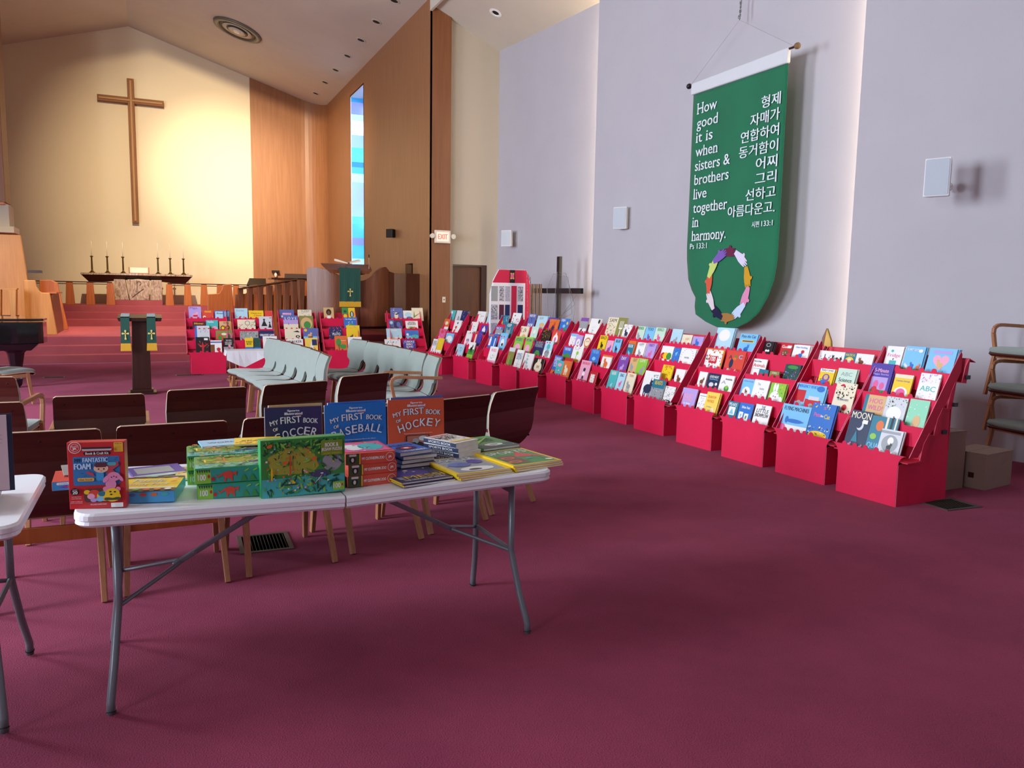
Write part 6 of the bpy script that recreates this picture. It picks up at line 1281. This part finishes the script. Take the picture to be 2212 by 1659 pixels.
# ------------------------------------------------------------------ quilt, black cross, clear sheets
t = thing('quilt', 'patchwork quilt of white, red and navy squares draped on a tall board', 'quilt', (5.34, 12.55, 0), R(-2))
QW = mat('quilt white', '#e6e6ee', .9, bump=.2, scale=60)
b = MB(); b.prism([(0, .25), (.78, .25), (.78, 1.60), (.70, 1.90), (.66, 1.93), (.16, 1.93), (.06, 1.75), (.0, 1.50)], 0, .05, QW); recalc(b.build('cloth', t, bevel=.015))
b = MB(); b.hexa([(.74, -.01, .25), (.98, .12, .25), (.96, .16, .25), (.74, .06, .25)], [(.68, -.01, 1.91), (.80, .08, 1.80), (.80, .14, 1.80), (.68, .06, 1.93)], mat('quilt navy print', '#2a2a44', .9, col2='#9a9cb4', vscale=26)); recalc(b.build('side_fold', t, bevel=.01))
def qp(p):
    R_ = mat('quilt red', '#cc2048', .85)
    p.poly([(.04, 1.70), (.10, 1.82), (.16, 1.925), (.67, 1.925), (.72, 1.82), (.74, 1.70)], R_); p.poly([(.66, 1.0), (.74, 1.0), (.77, 1.5), (.74, 1.71), (.66, 1.71)], R_); p.rect(.66, .6, .66, .6, R_) if 0 else None
    p.rect(.36, 1.70, .46, 1.925, cm('k')); p.poly([(.41+.05*math.cos(R(a))*(1 if a % 90 else .6), 1.82+.08*math.sin(R(a))*(1 if a % 90 else .6)) for a in range(0, 360, 45)], cm('y')); p.ell(.41, 1.82, .03, .05, cm('p'), 8)
    cols = [(.02, .14), (.17, .26), (.28, .37), (.52, .62)]
    pat = mat('quilt floral', '#dcdce8', .9, col2='#2c2c3c', vscale=38); grey = cm('s')
    for r_ in range(5):
        z1 = 1.64-.32*r_; z0 = z1-.26
        for c, (x0, x1) in enumerate(cols):
            m_ = [[grey, pat, mat('quilt speckle', '#8a8aa0', .9, col2='#c8c8d8', vscale=60), pat], [pat, mat('quilt plum', '#561c3c', .9), mat('quilt navy', '#1c2458', .9), mat('quilt navy', '#1c2458', .9)], [mat('quilt speckle', '#8a8aa0', .9), cm('k'), grey, pat], [pat, grey, cm('n'), pat], [grey, pat, pat, grey]][r_][c]
            p.rect(x0, z0, x1, z1, m_)
    p.rect(.395, .95, .495, 1.65, R_)
P_(t, qp, 'patches', y=-.001)
t = thing('standing_cross', 'large black wooden cross leaning against the nave wall', 'cross', (6.38, 11.98, .0), R(-90))
KW = mat('black painted wood', '#080607', .5)
b = MB(); b.bx(-.045, -.03, 0, .045, .03, 2.16, KW); b.build('upright', t, bevel=.006)
b = MB(); b.bx(-.95, -.031, 1.53, -.045, .029, 1.62, KW); b.bx(.045, -.031, 1.53, .80, .029, 1.62, KW); b.build('crossbar', t, bevel=.006)
t = thing('clear_stand', 'folded clear plastic sheets with wire edges before the black cross', 'stand', (5.95, 11.5, 0), R(-30))
CLR = mat('clear plastic', '#eef4f8', .05, trans=1, alpha=.35); WR = mat('sheet edge', '#8a8078', .4)
for i, pts in enumerate(([(.0, 1.0), (-.04, 1.62), (.06, 1.85), (.30, 1.80), (.38, 1.2)], [(.06, 1.05), (.12, 1.88), (.26, 1.86), (.42, 1.35)], [(.1, 1.0), (.44, 1.5), (.40, 1.0)])):
    b = MB(); b.prism(pts, .03*i, .03*i+.004, CLR); recalc(b.build('sheet', t)); b = MB(); q = [(x, .03*i-.003, z) for x, z in pts]; b.tube(q+[q[0]], .004, WR, 5); b.build('wire_edge', t)
b = MB(); b.bx(.0, -.02, .98, .42, .14, 1.06, BLACK); b.bx(.04, .0, 0, .38, .12, .98, W_DARK); b.build('base', t)
t = thing('folded_fan', 'brown pleated folder standing left of the clear sheets', 'folder', (5.72, 11.75, 0), R(-30))
b = MB()
for i in range(7): b.hexa([(.03*i, .02*(i % 2), 0), (.03*i+.028, .02*(i % 2), 0), (.03*i+.028, .02*(i % 2)+.006, 0), (.03*i, .02*(i % 2)+.006, 0)], [(.03*i-.01, .02*(i % 2), 1.68), (.03*i+.014, .02*(i % 2), 1.68), (.03*i+.014, .02*(i % 2)+.006, 1.68), (.03*i-.01, .02*(i % 2)+.006, 1.68)], mat('kraft card', '#8a6a4c', .7))
b.build('pleats', t)
t = thing('wooden_oval', 'yellow wooden leaf-shaped piece standing behind the second display', 'ornament', (5.73, 5.42, 0), R(-80))
b = MB(); b.prism([(-.05, 0), (.05, 0), (.06, 1.0), (.05, 1.12), (.0, 1.24), (-.04, 1.15), (-.06, 1.02)], 0, .03, mat('yellow wood', '#d8a838', .4, var=.12, vscale=6)); recalc(b.build('body', t, bevel=.01))
b = MB(); b.prism([(-.06, 1.02), (-.04, 1.15), (.0, 1.24), (-.02, 1.1), (-.03, 1.0)], -.004, 0, W_PULP); recalc(b.build('dark_edge', t))  # thin walnut-coloured strip along one edge of the yellow piece
# cardboard
KR_ = mat('cardboard', '#8c7466', .85, var=.05, vscale=10)
def carton(x, y, rz, W, D, H, lab):
    t = thing('cardboard_box', lab, 'box', (x, y, 0), R(rz), 'cardboard boxes by the right wall'); b = MB(); b.bx(0, 0, 0, W, D, H, KR_); b.build('box', t, bevel=.004)
    b = MB(); b.bx(-.002, -.002, H, W+.002, D/2-.002, H+.004, KR_); b.bx(-.002, D/2+.002, H, W+.002, D+.002, H+.004, KR_); b.build('flap', t); b = MB(); b.bx(-.001, D*.3, H*.3, 0, D*.45, H*.45, W_DARK); b.build('hand_hole', t)
carton(6.02, 3.98, 8, .42, .30, .29, 'low cardboard box on the carpet right of the nearest display')
carton(5.66, 4.10, 2, .28, .22, .47, 'tall brown cardboard box tucked behind the nearest display')
